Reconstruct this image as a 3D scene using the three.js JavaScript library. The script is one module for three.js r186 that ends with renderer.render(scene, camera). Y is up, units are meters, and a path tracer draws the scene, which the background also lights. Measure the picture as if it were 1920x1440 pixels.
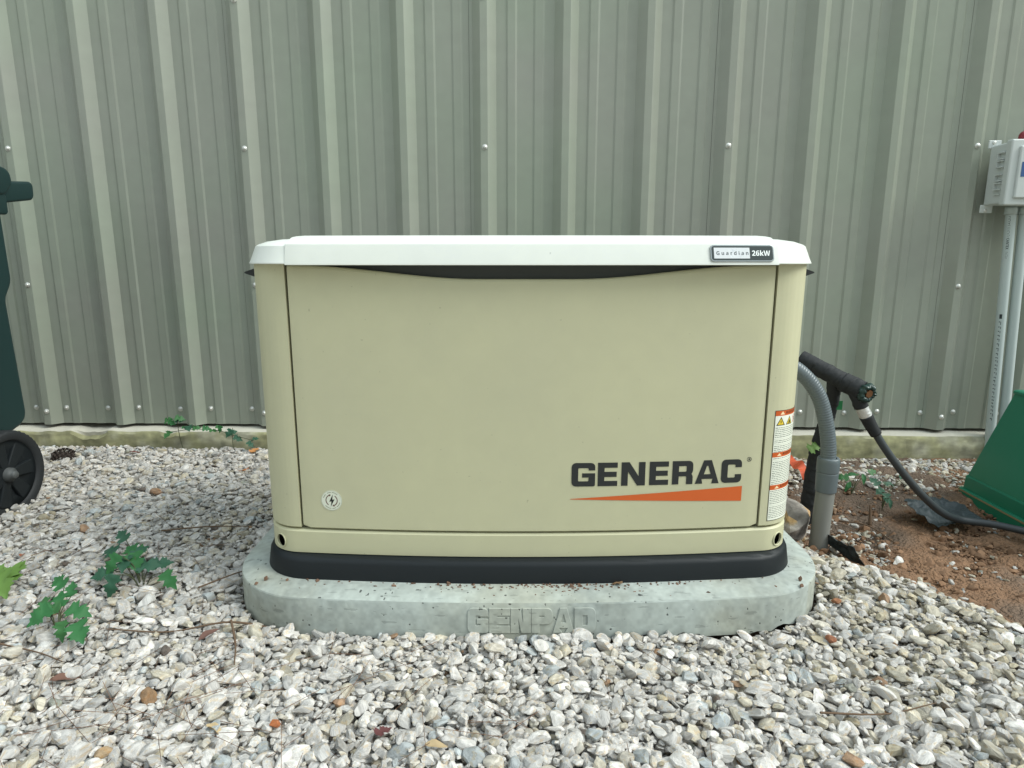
import * as THREE from 'three';
import { mergeGeometries, mergeVertices, toCreasedNormals } from 'three/addons/utils/BufferGeometryUtils.js';
import { RoundedBoxGeometry } from 'three/addons/geometries/RoundedBoxGeometry.js';
import { FontLoader } from 'three/addons/loaders/FontLoader.js';
import { TextGeometry } from 'three/addons/geometries/TextGeometry.js';
import { Brush, Evaluator, SUBTRACTION } from 'three-bvh-csg';

// ---------------------------------------------------------------- camera, sky, sun, exposure
const scene = new THREE.Scene();
const camera = new THREE.PerspectiveCamera(61.93, 1024 / 768, 0.05, 200);
camera.position.set(0, 0.768, 2.570);
camera.rotation.order = 'YXZ';
camera.rotation.set(-0.19464, 0.02393, 0);
const renderer = new THREE.WebGLRenderer({ antialias: true });
renderer.setSize(1024, 768);
renderer.toneMapping = THREE.LinearToneMapping;
renderer.toneMappingExposure = 2.1;
renderer.shadowMap.enabled = true;

const sunDir = new THREE.Vector3(0.70, 0.68, 0.23).normalize();
{ // overcast sky: brighter overhead, a soft bright area round the veiled sun
  const w = 256, h = 128, d = new Float32Array(w * h * 4);
  for (let j = 0; j < h; j++) for (let i = 0; i < w; i++) {
    const el = ((j + 0.5) / h - 0.5) * Math.PI, az = ((i + 0.5) / w - 0.5) * 2 * Math.PI;
    const v = new THREE.Vector3(Math.cos(el) * Math.cos(az), Math.sin(el), Math.cos(el) * Math.sin(az));
    const e = Math.max(0, v.y); let L = v.y > 0 ? (1 + 1.9 * v.y) / 2.9 : 0.30 * (1 + v.y * 0.4);
    if (v.y > 0) L *= 1 + 0.9 * Math.exp(-Math.pow(Math.acos(Math.min(1, v.dot(sunDir))) / 0.6, 2));
    const k = (j * w + i) * 4; L *= 0.63;
    d[k] = L * (0.90 - 0.05 * e); d[k + 1] = L * 1.0; d[k + 2] = L * (0.94 + 0.17 * e); d[k + 3] = 1;
  }
  const sky = new THREE.DataTexture(d, w, h, THREE.RGBAFormat, THREE.FloatType);
  sky.mapping = THREE.EquirectangularReflectionMapping; sky.magFilter = THREE.LinearFilter; sky.minFilter = THREE.LinearFilter; sky.needsUpdate = true;
  scene.background = sky; scene.environment = sky;
}
const sun = new THREE.DirectionalLight(new THREE.Color().setRGB(1.0, 1.0, 0.93), 1.5);
sun.position.copy(sunDir).multiplyScalar(12); sun.target.position.set(0, 0, 1);
sun.castShadow = true; sun.shadow.radius = 60; sun.shadow.mapSize.set(2048, 2048);
Object.assign(sun.shadow.camera, { left: -4, right: 4, top: 4, bottom: -4, near: 0.5, far: 30 });
sun.name = 'sun'; scene.add(sun, sun.target);

// ---------------------------------------------------------------- helpers
let seed = 20260;
function rnd() { seed |= 0; seed = seed + 0x6D2B79F5 | 0; let t = Math.imul(seed ^ seed >>> 15, 1 | seed); t = t + Math.imul(t ^ t >>> 7, 61 | t) ^ t; return ((t ^ t >>> 14) >>> 0) / 4294967296; }
const rr = (a, b) => a + (b - a) * rnd();
const gauss = () => Math.sqrt(-2 * Math.log(rnd() + 1e-9)) * Math.cos(6.28318 * rnd());
const clamp = (x, a, b) => Math.max(a, Math.min(b, x));
const sstep = (a, b, x) => { const t = clamp((x - a) / (b - a), 0, 1); return t * t * (3 - 2 * t); };
const V = (x, y, z) => new THREE.Vector3(x, y, z);
function hash2(i, j, s) { let h = Math.imul(i, 374761393) + Math.imul(j, 668265263) + Math.imul(s, 1274126177) | 0; h = Math.imul(h ^ h >>> 13, 1274126177); return ((h ^ h >>> 16) >>> 0) / 4294967296; }
function vnoise(x, y, s = 0, p = 0) { // value noise, tileable with period p
  const i = Math.floor(x), j = Math.floor(y), fx = x - i, fy = y - j, m = p ? a => ((a % p) + p) % p : a => a;
  const u = fx * fx * (3 - 2 * fx), v = fy * fy * (3 - 2 * fy);
  const a = hash2(m(i), m(j), s), b = hash2(m(i + 1), m(j), s), c = hash2(m(i), m(j + 1), s), d = hash2(m(i + 1), m(j + 1), s);
  return a + (b - a) * u + (c - a) * v + (a - b - c + d) * u * v;
}
function fbm(x, y, s = 0, o = 4, p = 0) { let r = 0, a = 0.5, f = 1; for (let k = 0; k < o; k++) { r += a * vnoise(x * f, y * f, s + k * 17, p ? p * f : 0); a *= 0.5; f *= 2; } return r / (1 - Math.pow(0.5, o)); }
function dataTex(n, fn, srgb = false, rep = 1) {
  const d = new Uint8Array(n * n * 4);
  for (let j = 0; j < n; j++) for (let i = 0; i < n; i++) { const c = fn(i / n, j / n), k = (j * n + i) * 4; d[k] = clamp(c[0], 0, 1) * 255; d[k + 1] = clamp(c[1], 0, 1) * 255; d[k + 2] = clamp(c[2], 0, 1) * 255; d[k + 3] = 255; }
  const t = new THREE.DataTexture(d, n, n); t.wrapS = t.wrapT = THREE.RepeatWrapping; t.magFilter = THREE.LinearFilter; t.minFilter = THREE.LinearMipmapLinearFilter; t.generateMipmaps = true;
  if (srgb) t.colorSpace = THREE.SRGBColorSpace; t.repeat.set(rep, rep); t.needsUpdate = true; return t;
}
const lin = (r, g, b) => new THREE.Color().setRGB(r, g, b);
const mat = (c, o = {}) => new THREE.MeshStandardMaterial({ color: c, roughness: 0.6, ...o });
const taken = {};
function numbered(n) { const k = taken[n] = (taken[n] ?? -1) + 1; return k ? n + '_' + String(k).padStart(3, '0') : n; }
function shade(o) { o.traverse(m => { if (m.isMesh) { m.castShadow = true; m.receiveShadow = true; } }); return o; }
function thing(name, label, category, pos = [0, 0, 0], turn = 0, group) {
  const o = new THREE.Group(); o.name = numbered(name); o.position.set(...pos); o.rotation.y = turn;
  o.userData = { label, category }; if (group) o.userData.group = group; scene.add(o); return o;
}
function solo(name, geo, m, label, category, group) { const o = new THREE.Mesh(geo, m); o.name = numbered(name); o.userData = { label, category }; if (group) o.userData.group = group; shade(o); scene.add(o); return o; }
function part(name, geo, m, parent, label) { const o = new THREE.Mesh(geo, m); o.name = name; if (label) o.userData.label = label; shade(o); parent.add(o); return o; }
function struct(name, geo, m) { const o = new THREE.Mesh(geo, m); o.name = name; o.userData = { kind: 'structure' }; shade(o); scene.add(o); return o; }
function box(w, h, d, x = 0, y = 0, z = 0, r = 0) { const g = r ? new RoundedBoxGeometry(w, h, d, 3, r) : new THREE.BoxGeometry(w, h, d); g.translate(x, y, z); return g; }
function tube(pts, r, seg = 40, rad = 16) { return new THREE.TubeGeometry(new THREE.CatmullRomCurve3(pts.map(p => V(...p))), seg, r, rad); }
function cyl(r0, r1, h, x = 0, y = 0, z = 0, n = 28, open = false) { const g = new THREE.CylinderGeometry(r0, r1, h, n, 1, open); g.translate(x, y, z); return g; }
function merge(l) { return mergeGeometries(l.map(g => { const q = g.index ? g.toNonIndexed() : g; for (const k of Object.keys(q.attributes)) if (!['position', 'normal', 'uv'].includes(k)) q.deleteAttribute(k); return q; })); }
function planarUV(g, ax = 'x', ay = 'y', s = 1) { const p = g.attributes.position, uv = new Float32Array(p.count * 2); const gx = 'xyz'.indexOf(ax), gy = 'xyz'.indexOf(ay); for (let i = 0; i < p.count; i++) { uv[2 * i] = p.getComponent(i, gx) * s; uv[2 * i + 1] = p.getComponent(i, gy) * s; } g.setAttribute('uv', new THREE.BufferAttribute(uv, 2)); return g; }
function boxUV(g, s = 1) { // uv in metres by dominant normal (non-indexed)
  g = g.index ? g.toNonIndexed() : g; const p = g.attributes.position, uv = new Float32Array(p.count * 2), a = V(0, 0, 0), b = V(0, 0, 0), c = V(0, 0, 0);
  for (let i = 0; i < p.count; i += 3) {
    a.fromBufferAttribute(p, i); b.fromBufferAttribute(p, i + 1).sub(a); c.fromBufferAttribute(p, i + 2).sub(a); b.cross(c);
    const x = Math.abs(b.x), y = Math.abs(b.y), z = Math.abs(b.z), m = x > y && x > z ? [2, 1] : y > z ? [0, 2] : [0, 1];
    for (let k = 0; k < 3; k++) { uv[2 * (i + k)] = p.getComponent(i + k, m[0]) * s; uv[2 * (i + k) + 1] = p.getComponent(i + k, m[1]) * s; }
  }
  g.setAttribute('uv', new THREE.BufferAttribute(uv, 2)); return g;
}
// loft of closed rings [[x,y,z]...] all with the same count
function loft(rings, capA = true, capB = true) {
  const n = rings[0].length, pos = [], idx = [];
  for (const r of rings) for (const p of r) pos.push(...p);
  for (let k = 0; k + 1 < rings.length; k++) for (let i = 0; i < n; i++) { const a = k * n + i, b = k * n + (i + 1) % n, c = a + n, d = b + n; idx.push(a, b, c, b, d, c); }
  const cap = (k, flip) => { const r = rings[k], c = [0, 0, 0]; r.forEach(p => { c[0] += p[0] / n; c[1] += p[1] / n; c[2] += p[2] / n; }); const q = pos.length / 3; pos.push(...c); for (let i = 0; i < n; i++) { const a = k * n + i, b = k * n + (i + 1) % n; flip ? idx.push(q, b, a) : idx.push(q, a, b); } };
  if (capA) cap(0, true); if (capB) cap(rings.length - 1, false);
  const g = new THREE.BufferGeometry(); g.setAttribute('position', new THREE.Float32BufferAttribute(pos, 3)); g.setIndex(idx);
  return g;
}
function crease(g, a = 0.6) { const q = toCreasedNormals(g, a); return boxUV(q); }
// polygon with rounded corners: [x, y, r]
function rpoly(pts, cls = THREE.Shape) {
  const s = new cls(), n = pts.length;
  pts.forEach((p, i) => {
    const a = pts[(i + n - 1) % n], b = pts[(i + 1) % n], r = p[2] || 0;
    if (!r) { i ? s.lineTo(p[0], p[1]) : s.moveTo(p[0], p[1]); return; }
    const d1 = Math.hypot(a[0] - p[0], a[1] - p[1]), d2 = Math.hypot(b[0] - p[0], b[1] - p[1]);
    const A = [p[0] + (a[0] - p[0]) / d1 * r, p[1] + (a[1] - p[1]) / d1 * r], B = [p[0] + (b[0] - p[0]) / d2 * r, p[1] + (b[1] - p[1]) / d2 * r];
    i ? s.lineTo(...A) : s.moveTo(...A); s.quadraticCurveTo(p[0], p[1], ...B);
  }); s.closePath(); return s;
}
function letter(ch, w, h, tv, th, r) {
  const m = h / 2, ri = Math.max(r - Math.min(tv, th) * 0.8, r * 0.25); let pts, hole;
  if (ch === 'G') pts = [[w, h * .68], [w, h, r], [0, h, r], [0, 0, r], [w, 0, r * .4], [w, h * .56], [w * .45, h * .56], [w * .45, h * .38], [w - tv, h * .38], [w - tv, th, ri], [tv, th, ri], [tv, h - th, ri], [w - tv, h - th, ri], [w - tv, h * .68]];
  if (ch === 'C') pts = [[w, h * .66], [w, h, r], [0, h, r], [0, 0, r], [w, 0, r], [w, h * .36], [w - tv, h * .36], [w - tv, th, ri], [tv, th, ri], [tv, h - th, ri], [w - tv, h - th, ri], [w - tv, h * .66]];
  if (ch === 'E') pts = [[0, 0], [w, 0], [w, th], [tv, th], [tv, m - th / 2], [w * .96, m - th / 2], [w * .96, m + th / 2], [tv, m + th / 2], [tv, h - th], [w, h - th], [w, h], [0, h]];
  if (ch === 'N') pts = [[0, 0], [tv, 0], [tv, h * .6], [w - tv * 1.2, 0], [w, 0], [w, h], [w - tv, h], [w - tv, h * .4], [tv * 1.2, h], [0, h]];
  if (ch === 'A') { pts = [[0, 0], [tv * 1.15, 0], [w * .27, h * .2], [w * .73, h * .2], [w - tv * 1.15, 0], [w, 0], [w * .66, h], [w * .34, h]]; hole = [[w * .36, h * .4], [w * .64, h * .4], [w * .53, h * .76], [w * .47, h * .76]]; }
  if (ch === 'R') { pts = [[0, 0], [tv, 0], [tv, h * .34], [w - tv, h * .34, ri], [w - tv, 0], [w, 0], [w, h * .38, r * .5], [w * .93, h * .44], [w, h * .52, r * .5], [w, h, r], [0, h]]; hole = [[tv, h * .54], [w - tv, h * .54, ri], [w - tv, h - th, ri], [tv, h - th]]; }
  if (ch === 'P') { pts = [[0, 0], [tv, 0], [tv, h * .36], [w, h * .36, r], [w, h, r], [0, h]]; hole = [[tv, h * .36 + th], [w - tv, h * .36 + th, ri], [w - tv, h - th, ri], [tv, h - th]]; }
  if (ch === 'D') { pts = [[0, 0], [w, 0, r], [w, h, r], [0, h]]; hole = [[tv, th], [w - tv, th, ri], [w - tv, h - th, ri], [tv, h - th]]; }
  const s = rpoly(pts); if (hole) s.holes.push(rpoly(hole, THREE.Path)); return s;
}
function bend(g, f) { const p = g.attributes.position; for (let i = 0; i < p.count; i++) p.setZ(i, p.getZ(i) + f(p.getX(i), p.getY(i))); g.computeVertexNormals(); return g; }
function canvasTex(w, h, draw) { const c = document.createElement('canvas'); c.width = w; c.height = h; draw(c.getContext('2d'), w, h); const t = new THREE.CanvasTexture(c); t.colorSpace = THREE.SRGBColorSpace; t.magFilter = THREE.LinearFilter; return t; }

// ---------------------------------------------------------------- shared textures and materials
const grainT = dataTex(512, (u, v) => { const a = fbm(u * 24, v * 24, 3, 4, 24), b = hash2(u * 512 | 0, v * 512 | 0, 9); const c = 0.86 + 0.16 * (a - 0.5) + 0.05 * (b - 0.5); return [c, c, c]; });
const orangePeel = dataTex(256, (u, v) => { const c = fbm(u * 64, v * 64, 5, 2, 64); return [c, c, c]; });
const paint = (c, rough = 0.45) => new THREE.MeshPhysicalMaterial({ color: c, roughness: rough, map: panelT, bumpMap: orangePeel, bumpScale: 0.00012, specularIntensity: 0.7 });
const wallT = dataTex(512, (u, v) => { const a = fbm(u * 5, v * 5, 161, 4, 5), h = fbm(u * 7, v * 7, 162, 3, 7) - 0.5, g = fbm(u * 60, v * 60, 163, 2, 60) - 0.5, st = fbm(u * 64, v * 2, 164, 3, 2) - 0.5, f = 0.95 + 0.03 * (a - 0.5) + 0.03 * g; return [f * (1 + 0.03 * h), f * (1 - 0.02 * h), f * (1 + 0.025 * h)]; }, true, 0.5);
const wallB = dataTex(256, (u, v) => { const c = fbm(u * 6, v * 4, 165, 3, 2); return [c, c, c]; }, false, 1);
const panelT = dataTex(1024, (u, v) => { const a = fbm(u * 6, v * 6, 171, 4, 6) - 0.5, st = fbm(u * 40, v * 40, 172, 3, 40) - 0.5, sp = fbm(u * 150, v * 150, 173, 2, 150); const f = (0.965 + 0.035 * a + 0.02 * st) * (sp > 0.945 ? 0.86 : 1); return [f, f, f * (1 - 0.02 * a)]; }, true, 0.8);
const M = {
  siding: mat(lin(0.332, 0.356, 0.296), { roughness: 0.29, map: wallT, bumpMap: wallB, bumpScale: 0.0025 }),
  zinc: mat(lin(0.62, 0.62, 0.58), { roughness: 0.42, metalness: 0.55 }),
  beige: paint(lin(0.585, 0.565, 0.375)),
  lid: paint(lin(0.78, 0.80, 0.74), 0.38),
  dark: mat(lin(0.02, 0.022, 0.022), { roughness: 0.7 }),
  gapShade: mat(lin(0.07, 0.075, 0.072), { roughness: 0.7 }),  // dark tone standing in for shade in the gap below the lid
  blackPlastic: new THREE.MeshPhysicalMaterial({ color: lin(0.010, 0.013, 0.015), roughness: 0.5, specularIntensity: 0.55 }),
  foam: mat(lin(0.014, 0.016, 0.018), { roughness: 0.75 }),
  conduit: mat(lin(0.115, 0.14, 0.152), { roughness: 0.36 }),
  conduitPale: mat(lin(0.21, 0.215, 0.20), { roughness: 0.5 }),
  pvc: mat(lin(0.47, 0.53, 0.52), { roughness: 0.4 }),
  boxGrey: mat(lin(0.55, 0.585, 0.57), { roughness: 0.45 }),
  green: mat(lin(0.006, 0.165, 0.092), { roughness: 0.4 }),
  binGreen: mat(lin(0.006, 0.026, 0.026), { roughness: 0.5 }),
  rubber: mat(lin(0.012, 0.014, 0.016), { roughness: 0.7 }),
  ink: mat(lin(0.02, 0.022, 0.022), { roughness: 0.5 }),
  orange: mat(lin(0.62, 0.115, 0.02), { roughness: 0.5 }),
  foil: mat(lin(0.72, 0.72, 0.7), { roughness: 0.38, metalness: 0.6 }),
};

// ---------------------------------------------------------------- generator frame (bowed front), shared by generator and pad
const GEN = { pos: [0.0088, 0, 1.2424], turn: 0.029965 };
const Rb = 4.8807, SAG = 0.026;
const zf = x => SAG - (Rb - Math.sqrt(Rb * Rb - x * x));
function plan(HW, rc, o = 0, zb = -0.59, nf = 40, nc = 14) { // closed plan outline, counter-clockwise seen from above (x,z)
  const x0 = HW - rc, ph = Math.asin(x0 / Rb), cx = x0 - rc * Math.sin(ph), cz = zf(x0) - rc * Math.cos(ph), P = [];
  for (let i = 0; i <= nf; i++) { const x = -x0 + 2 * x0 * i / nf, a = Math.asin(x / Rb); P.push([x + o * Math.sin(a), zf(x) + o * Math.cos(a)]); }
  for (let i = 1; i <= nc; i++) { const a = ph + (Math.PI / 2 - ph) * i / nc; P.push([cx + (rc + o) * Math.sin(a), cz + (rc + o) * Math.cos(a)]); }
  const X = cx + rc + o, rb = 0.05;
  for (let i = 0; i <= 6; i++) { const a = Math.PI / 2 * i / 6; P.push([X - rb + rb * Math.cos(a), zb - o + rb - rb * Math.sin(a)]); }
  for (let i = 0; i <= 6; i++) { const a = Math.PI / 2 * i / 6; P.push([-X + rb - rb * Math.sin(a), zb - o + rb - rb * Math.cos(a)]); }
  for (let i = 0; i < nc; i++) { const a = Math.PI / 2 - (Math.PI / 2 - ph) * i / nc; P.push([-cx - (rc + o) * Math.sin(a), cz + (rc + o) * Math.cos(a)]); }
  return P;
}
const ringAt = (P, y) => P.map(([x, z]) => [x, y, z]);
const toWorld = (lx, lz) => [GEN.pos[0] + lx * Math.cos(GEN.turn) + lz * Math.sin(GEN.turn), GEN.pos[2] - lx * Math.sin(GEN.turn) + lz * Math.cos(GEN.turn)];
const toLocal = (wx, wz) => { const dx = wx - GEN.pos[0], dz = wz - GEN.pos[2]; return [dx * Math.cos(GEN.turn) - dz * Math.sin(GEN.turn), dx * Math.sin(GEN.turn) + dz * Math.cos(GEN.turn)]; };

// ---------------------------------------------------------------- terrain
const dirtD = (x, z) => (x - 0.79) * 0.753 - (z - 0.966) * 0.658 + 0.025 * sstep(0.85, 1.1, x) + 0.05 * (fbm(x * 5, z * 5, 41, 3) - 0.5);
function H(x, z) { // finished ground surface
  let y = 0.014 * (fbm(x * 1.7, z * 1.7, 11, 3) - 0.5);
  const d = dirtD(x, z), dm = x > 0.45 ? sstep(-0.02, 0.16, d) : 0;
  y -= dm * (0.032 + 0.042 * sstep(0.15, 0.6, z));
  y += 0.022 * sstep(-1.4, -1.1, x) * sstep(-0.62, -0.95, x) * sstep(1.6, 1.1, z) * sstep(0.3, 0.7, z);
  y -= 0.016 * sstep(0.25, 0.6, x) * sstep(1.25, 1.4, z) * (1 - dm);
  return y;
}
const dirtMask = (x, z) => x > 0.6 ? sstep(-0.015, 0.05, dirtD(x, z)) : 0;
{
  struct('ground', boxUV(new THREE.PlaneGeometry(80, 80).rotateX(-Math.PI / 2).translate(0, -0.15, 0)), mat(lin(0.42, 0.40, 0.35), { roughness: 1, map: grainT }));
  // soil sheet under the stones
  const x0 = -3.0, x1 = 3.0, z0 = -0.02, z1 = 3.4, nx = 400, nz = 228, pos = [], col = [], idx = [];
  for (let j = 0; j <= nz; j++) for (let i = 0; i <= nx; i++) {
    const x = x0 + (x1 - x0) * i / nx, z = z0 + (z1 - z0) * j / nz, dm = dirtMask(x, z);
    let y = H(x, z) - 0.036 * (1 - dm);
    if (dm > 0) y += dm * (0.045 * (fbm(x * 14, z * 14, 61, 4) - 0.5) + 0.016 * Math.max(0, fbm(x * 45, z * 45, 71, 3) - 0.5));
    if (Math.abs(x) > 2.9 || z > 3.3) y = -0.16;
    const n = fbm(x * 9, z * 9, 81, 4), m = fbm(x * 60, z * 60, 82, 2), f = 0.62 + 0.5 * n + 0.35 * (m - 0.5);
    const A = [0.25, 0.142, 0.080], B = [0.16, 0.112, 0.08], t = sstep(0.35, 0.6, fbm(x * 3, z * 3, 91, 3) + 0.12 * (x - 1)) * dm;
    pos.push(x, y, z); for (let k = 0; k < 3; k++) col.push((B[k] * (1 - t) + A[k] * t) * f);
  }
  for (let j = 0; j < nz; j++) for (let i = 0; i < nx; i++) { const a = j * (nx + 1) + i, b = a + 1, c = a + nx + 1, d = c + 1; idx.push(a, c, b, b, c, d); }
  const g = new THREE.BufferGeometry(); g.setAttribute('position', new THREE.Float32BufferAttribute(pos, 3)); g.setAttribute('color', new THREE.Float32BufferAttribute(col, 3)); g.setIndex(idx); g.computeVertexNormals(); planarUV(g, 'x', 'z', 4);
  const soilBump = dataTex(512, (u, v) => { const c = fbm(u * 40, v * 40, 7, 4, 40); return [c, c, c]; });
  struct('soil', g, mat(lin(1, 1, 1), { vertexColors: true, roughness: 1, bumpMap: soilBump, bumpScale: 0.012 }));
}

// ---------------------------------------------------------------- metal wall
const RIB = 0.3048, RX = -0.165;
{
  const t = thing('metal_wall', 'grey-green ribbed metal siding wall behind the generator', 'wall');
  const prof = (xa, xb) => { // outline of the sheet front, x from xa to xb, as [x, z]
    const pts = [[xa, 0]], k0 = Math.round((xa - RX + 0.056) / RIB), k1 = Math.floor((xb - RX + 0.07) / RIB);
    for (let k = k0; k <= k1; k++) {
      const c = RX + k * RIB;
      const add = (dx, z) => { const x = c + dx; if (x > pts[pts.length - 1][0] + 0.0005 && x < xb - 0.0005) pts.push([x, z]); };
      add(-0.0445, 0); add(-0.0148, 0.0308); add(-0.0130, 0.032); add(0.0130, 0.032); add(0.0148, 0.0308); add(0.0445, 0);
      for (const m of [0.1016, 0.2032]) { add(m - 0.021, 0); add(m - 0.0135, 0.0038); add(m + 0.0135, 0.0038); add(m + 0.021, 0); }
    }
    pts.push([xb, 0]); return pts;
  };
  for (let p = -4; p < 4; p++) {
    const xa = RX + 3 * p * RIB - 0.056, xb = RX + 3 * (p + 1) * RIB - 0.0572, P = prof(xa, xb), y0 = 0.086 + 0.0012 * (p % 2), y1 = 3.2, pos = [];
    const quad = (a, b, c, d) => pos.push(...a, ...b, ...c, ...a, ...c, ...d);
    for (let i = 0; i + 1 < P.length; i++) {
      const [ax, az] = P[i], [bx, bz] = P[i + 1];
      quad([ax, y0, az], [bx, y0, bz], [bx, y1, bz], [ax, y1, az]);
      quad([bx, y0, bz - 0.001], [ax, y0, az - 0.001], [ax, y1, az - 0.001], [bx, y1, bz - 0.001]);
      quad([ax, y0, az - 0.001], [bx, y0, bz - 0.001], [bx, y0, bz], [ax, y0, az]);
    }
    const [ex, ez] = P[0]; quad([ex, y0, ez - 0.001], [ex, y0, ez], [ex, y1, ez], [ex, y1, ez - 0.001]);
    const g = new THREE.BufferGeometry(); g.setAttribute('position', new THREE.Float32BufferAttribute(pos, 3)); g.computeVertexNormals(); planarUV(g);
    part('siding_panel', g, M.siding, t);
  }
  part('wall_frame', box(7.5, 3.1, 0.18, 0, 1.64, -0.105), mat(lin(0.12, 0.11, 0.1)), t);
  const sg = new THREE.LatheGeometry([[0, 0.0075], [0.0035, 0.0072], [0.0052, 0.006], [0.0055, 0.0028], [0.0095, 0.0022], [0.0105, 0]].map(a => new THREE.Vector2(...a)), 14); sg.rotateX(Math.PI / 2);
  const screw = (x, y, z) => { const s = part('screw', sg, M.zinc, t); s.position.set(x, y, z); };
  for (let k = -6; k <= 7; k++) {
    const c = RX + k * RIB, lap = ((k % 3) + 3) % 3 === 0;
    screw(c + 0.063 + rr(-.003, .003), 0.152 + rr(-.003, .003), 0.0004); screw(c - 0.066 + rr(-.003, .003), 0.150 + rr(-.003, .003), 0.0004);
    if (lap) for (const y of [0.142, 0.660, 1.177, 1.694, 2.21]) screw(c + rr(-.003, .003), y + rr(-.003, .003), 0.0324);
  }
}
// concrete slab edge below the siding
const slabCol = dataTex(1024, (u, v) => {
  const a = fbm(u * 10, v * 30, 21, 5, 10), b = fbm(u * 40, v * 40, 22, 3, 40), s = fbm(u * 6, v * 6, 23, 4, 6), m = sstep(0.42, 0.62, s);
  const f = 0.95 + 0.55 * (a - 0.5) + 0.35 * (b - 0.5); return [f * (0.64 - 0.03 * m), f * (0.63 - 0.03 * m), f * (0.56 - 0.09 * m)];
}, true);
{
  const t = thing('concrete_slab', 'mossy concrete slab edge under the metal siding', 'foundation');
  const m = mat(lin(1.0, 1.0, 0.95), { map: slabCol, roughness: 0.95, bumpMap: slabCol, bumpScale: 0.004 });
  const rings = [], prof = [[-0.1, -0.2], [0.052, -0.2], [0.052, -0.045], [0.062, -0.043], [0.064, 0.058], [0.058, 0.069], [0.045, 0.0735], [-0.1, 0.0745]];
  for (let i = 0; i <= 420; i++) {
    const x = -3.7 + 7.4 * i / 420, ch = Math.max(0, fbm(x * 9, 1, 31, 4) - 0.52) * 0.11 * sstep(-0.9, -1.1, x) * sstep(-2.4, -1.9, x) + 0.004 * fbm(x * 22, 3, 32, 3);
    rings.push(prof.map(([z, y], k) => [x, y - (k === 5 || k === 4 ? ch * 0.8 : k === 6 ? ch * 0.5 : 0) + (k > 3 ? 0.003 * (vnoise(x * 14, k * 3, 33) - .5) : 0), z - (k === 5 ? ch * 0.5 : 0) + 0.003 * (vnoise(x * 30, k * 7, 34) - .5)]));
  }
  const sub = (a, b) => crease(loft(rings.map(r => r.slice(a, b + 1).concat([[r[0][0], (r[a][1] + r[b][1]) / 2 - 0.02, -0.09]]))), 0.7);
  part('slab_edge', sub(0, 5), m, t); part('ledge', sub(5, 7), mat(lin(0.60, 0.57, 0.48), { map: grainT, roughness: 0.95, bumpMap: slabCol, bumpScale: 0.004 }), t, 'pale bare concrete ledge');
}

// ---------------------------------------------------------------- concrete generator pad
const padCol = dataTex(1024, (u, v) => {
  const a = fbm(u * 8, v * 8, 51, 5, 8), b = fbm(u * 90, v * 90, 52, 2, 90), st = fbm(u * 6, v * 6, 53, 5, 6), hole = fbm(u * 110, v * 110, 54, 2, 110) > 0.86 ? 0.5 : 1;
  const f = (0.86 + 0.10 * (a - 0.5) + 0.14 * (b - 0.5) - 0.05 * sstep(0.55, 0.72, st)) * hole * (fbm(u * 26, v * 130, 59, 4, 26) > 0.735 ? 0.9 : 1); const br = 0.10 * sstep(0.50, 0.80, fbm(u * 4, v * 4, 58, 5, 4)); return [f * (0.99 - 0.25 * br), f * (1 - 0.55 * br), f * (0.98 - br)];
}, true);
{
  const t = thing('concrete_pad', 'pale grey concrete pad embossed GENPAD under the generator', 'equipment pad', GEN.pos, GEN.turn);
  const m = mat(lin(0.53, 0.57, 0.555), { map: padCol, roughness: 0.8, bumpMap: padCol, bumpScale: 0.0012 });
  const R = [];
  const lev = [[0.588, 0.099, -0.012], [0.589, 0.0985, 0.0], [0.594, 0.094, 0.035], [0.599, 0.0895, 0.0635], [0.599, 0.0880, 0.0662], [0.599, 0.083, 0.0682], [0.599, 0.05, 0.0745], [0.599, 0.026, 0.0765]];
  for (const [hw, o, y] of lev) R.push(plan(hw, 0.12, o, -0.6, 60, 20).map(([x, z]) => {
    const chip = y < 0.001 ? Math.max(0, fbm(x * 22 + 7, z * 22, 56, 3) - 0.56) * 0.10 * sstep(0.1, 0.3, x) : 0, n = 0.0022 * (fbm(x * 6 + 20, z * 6, 57, 3) - 0.5);
    return [x, y + chip + (y > 0.05 ? n : 0), z + 0.6 * n];
  }));
  const g = crease(loft(R), 0.35); part('slab', g, m, t);
  // raised lettering on the front face
  let x = -0.133; const hh = 0.050, y0 = 0.006, wl = 0.0425;
  for (const ch of 'GENPAD') {
    const w = ch === 'N' ? wl * 0.96 : wl, s = letter(ch, w, hh, 0.0155, 0.014, 0.012);
    const e = new THREE.ExtrudeGeometry(s, { depth: 0.004, bevelEnabled: true, bevelThickness: 0.0012, bevelSize: 0.0008, bevelSegments: 2, curveSegments: 6 });
    e.translate(x, y0, 0); const x00 = x; const p = e.attributes.position;
    for (let i = 0; i < p.count; i++) { const xx = p.getX(i), yy = p.getY(i); p.setZ(i, p.getZ(i) + zf(xx) + 0.0985 - (yy / 0.060) * 0.009 - 0.0022); }
    e.computeVertexNormals(); part('letter', boxUV(e), m, t); x += w + 0.0022;
  }
}

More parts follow.
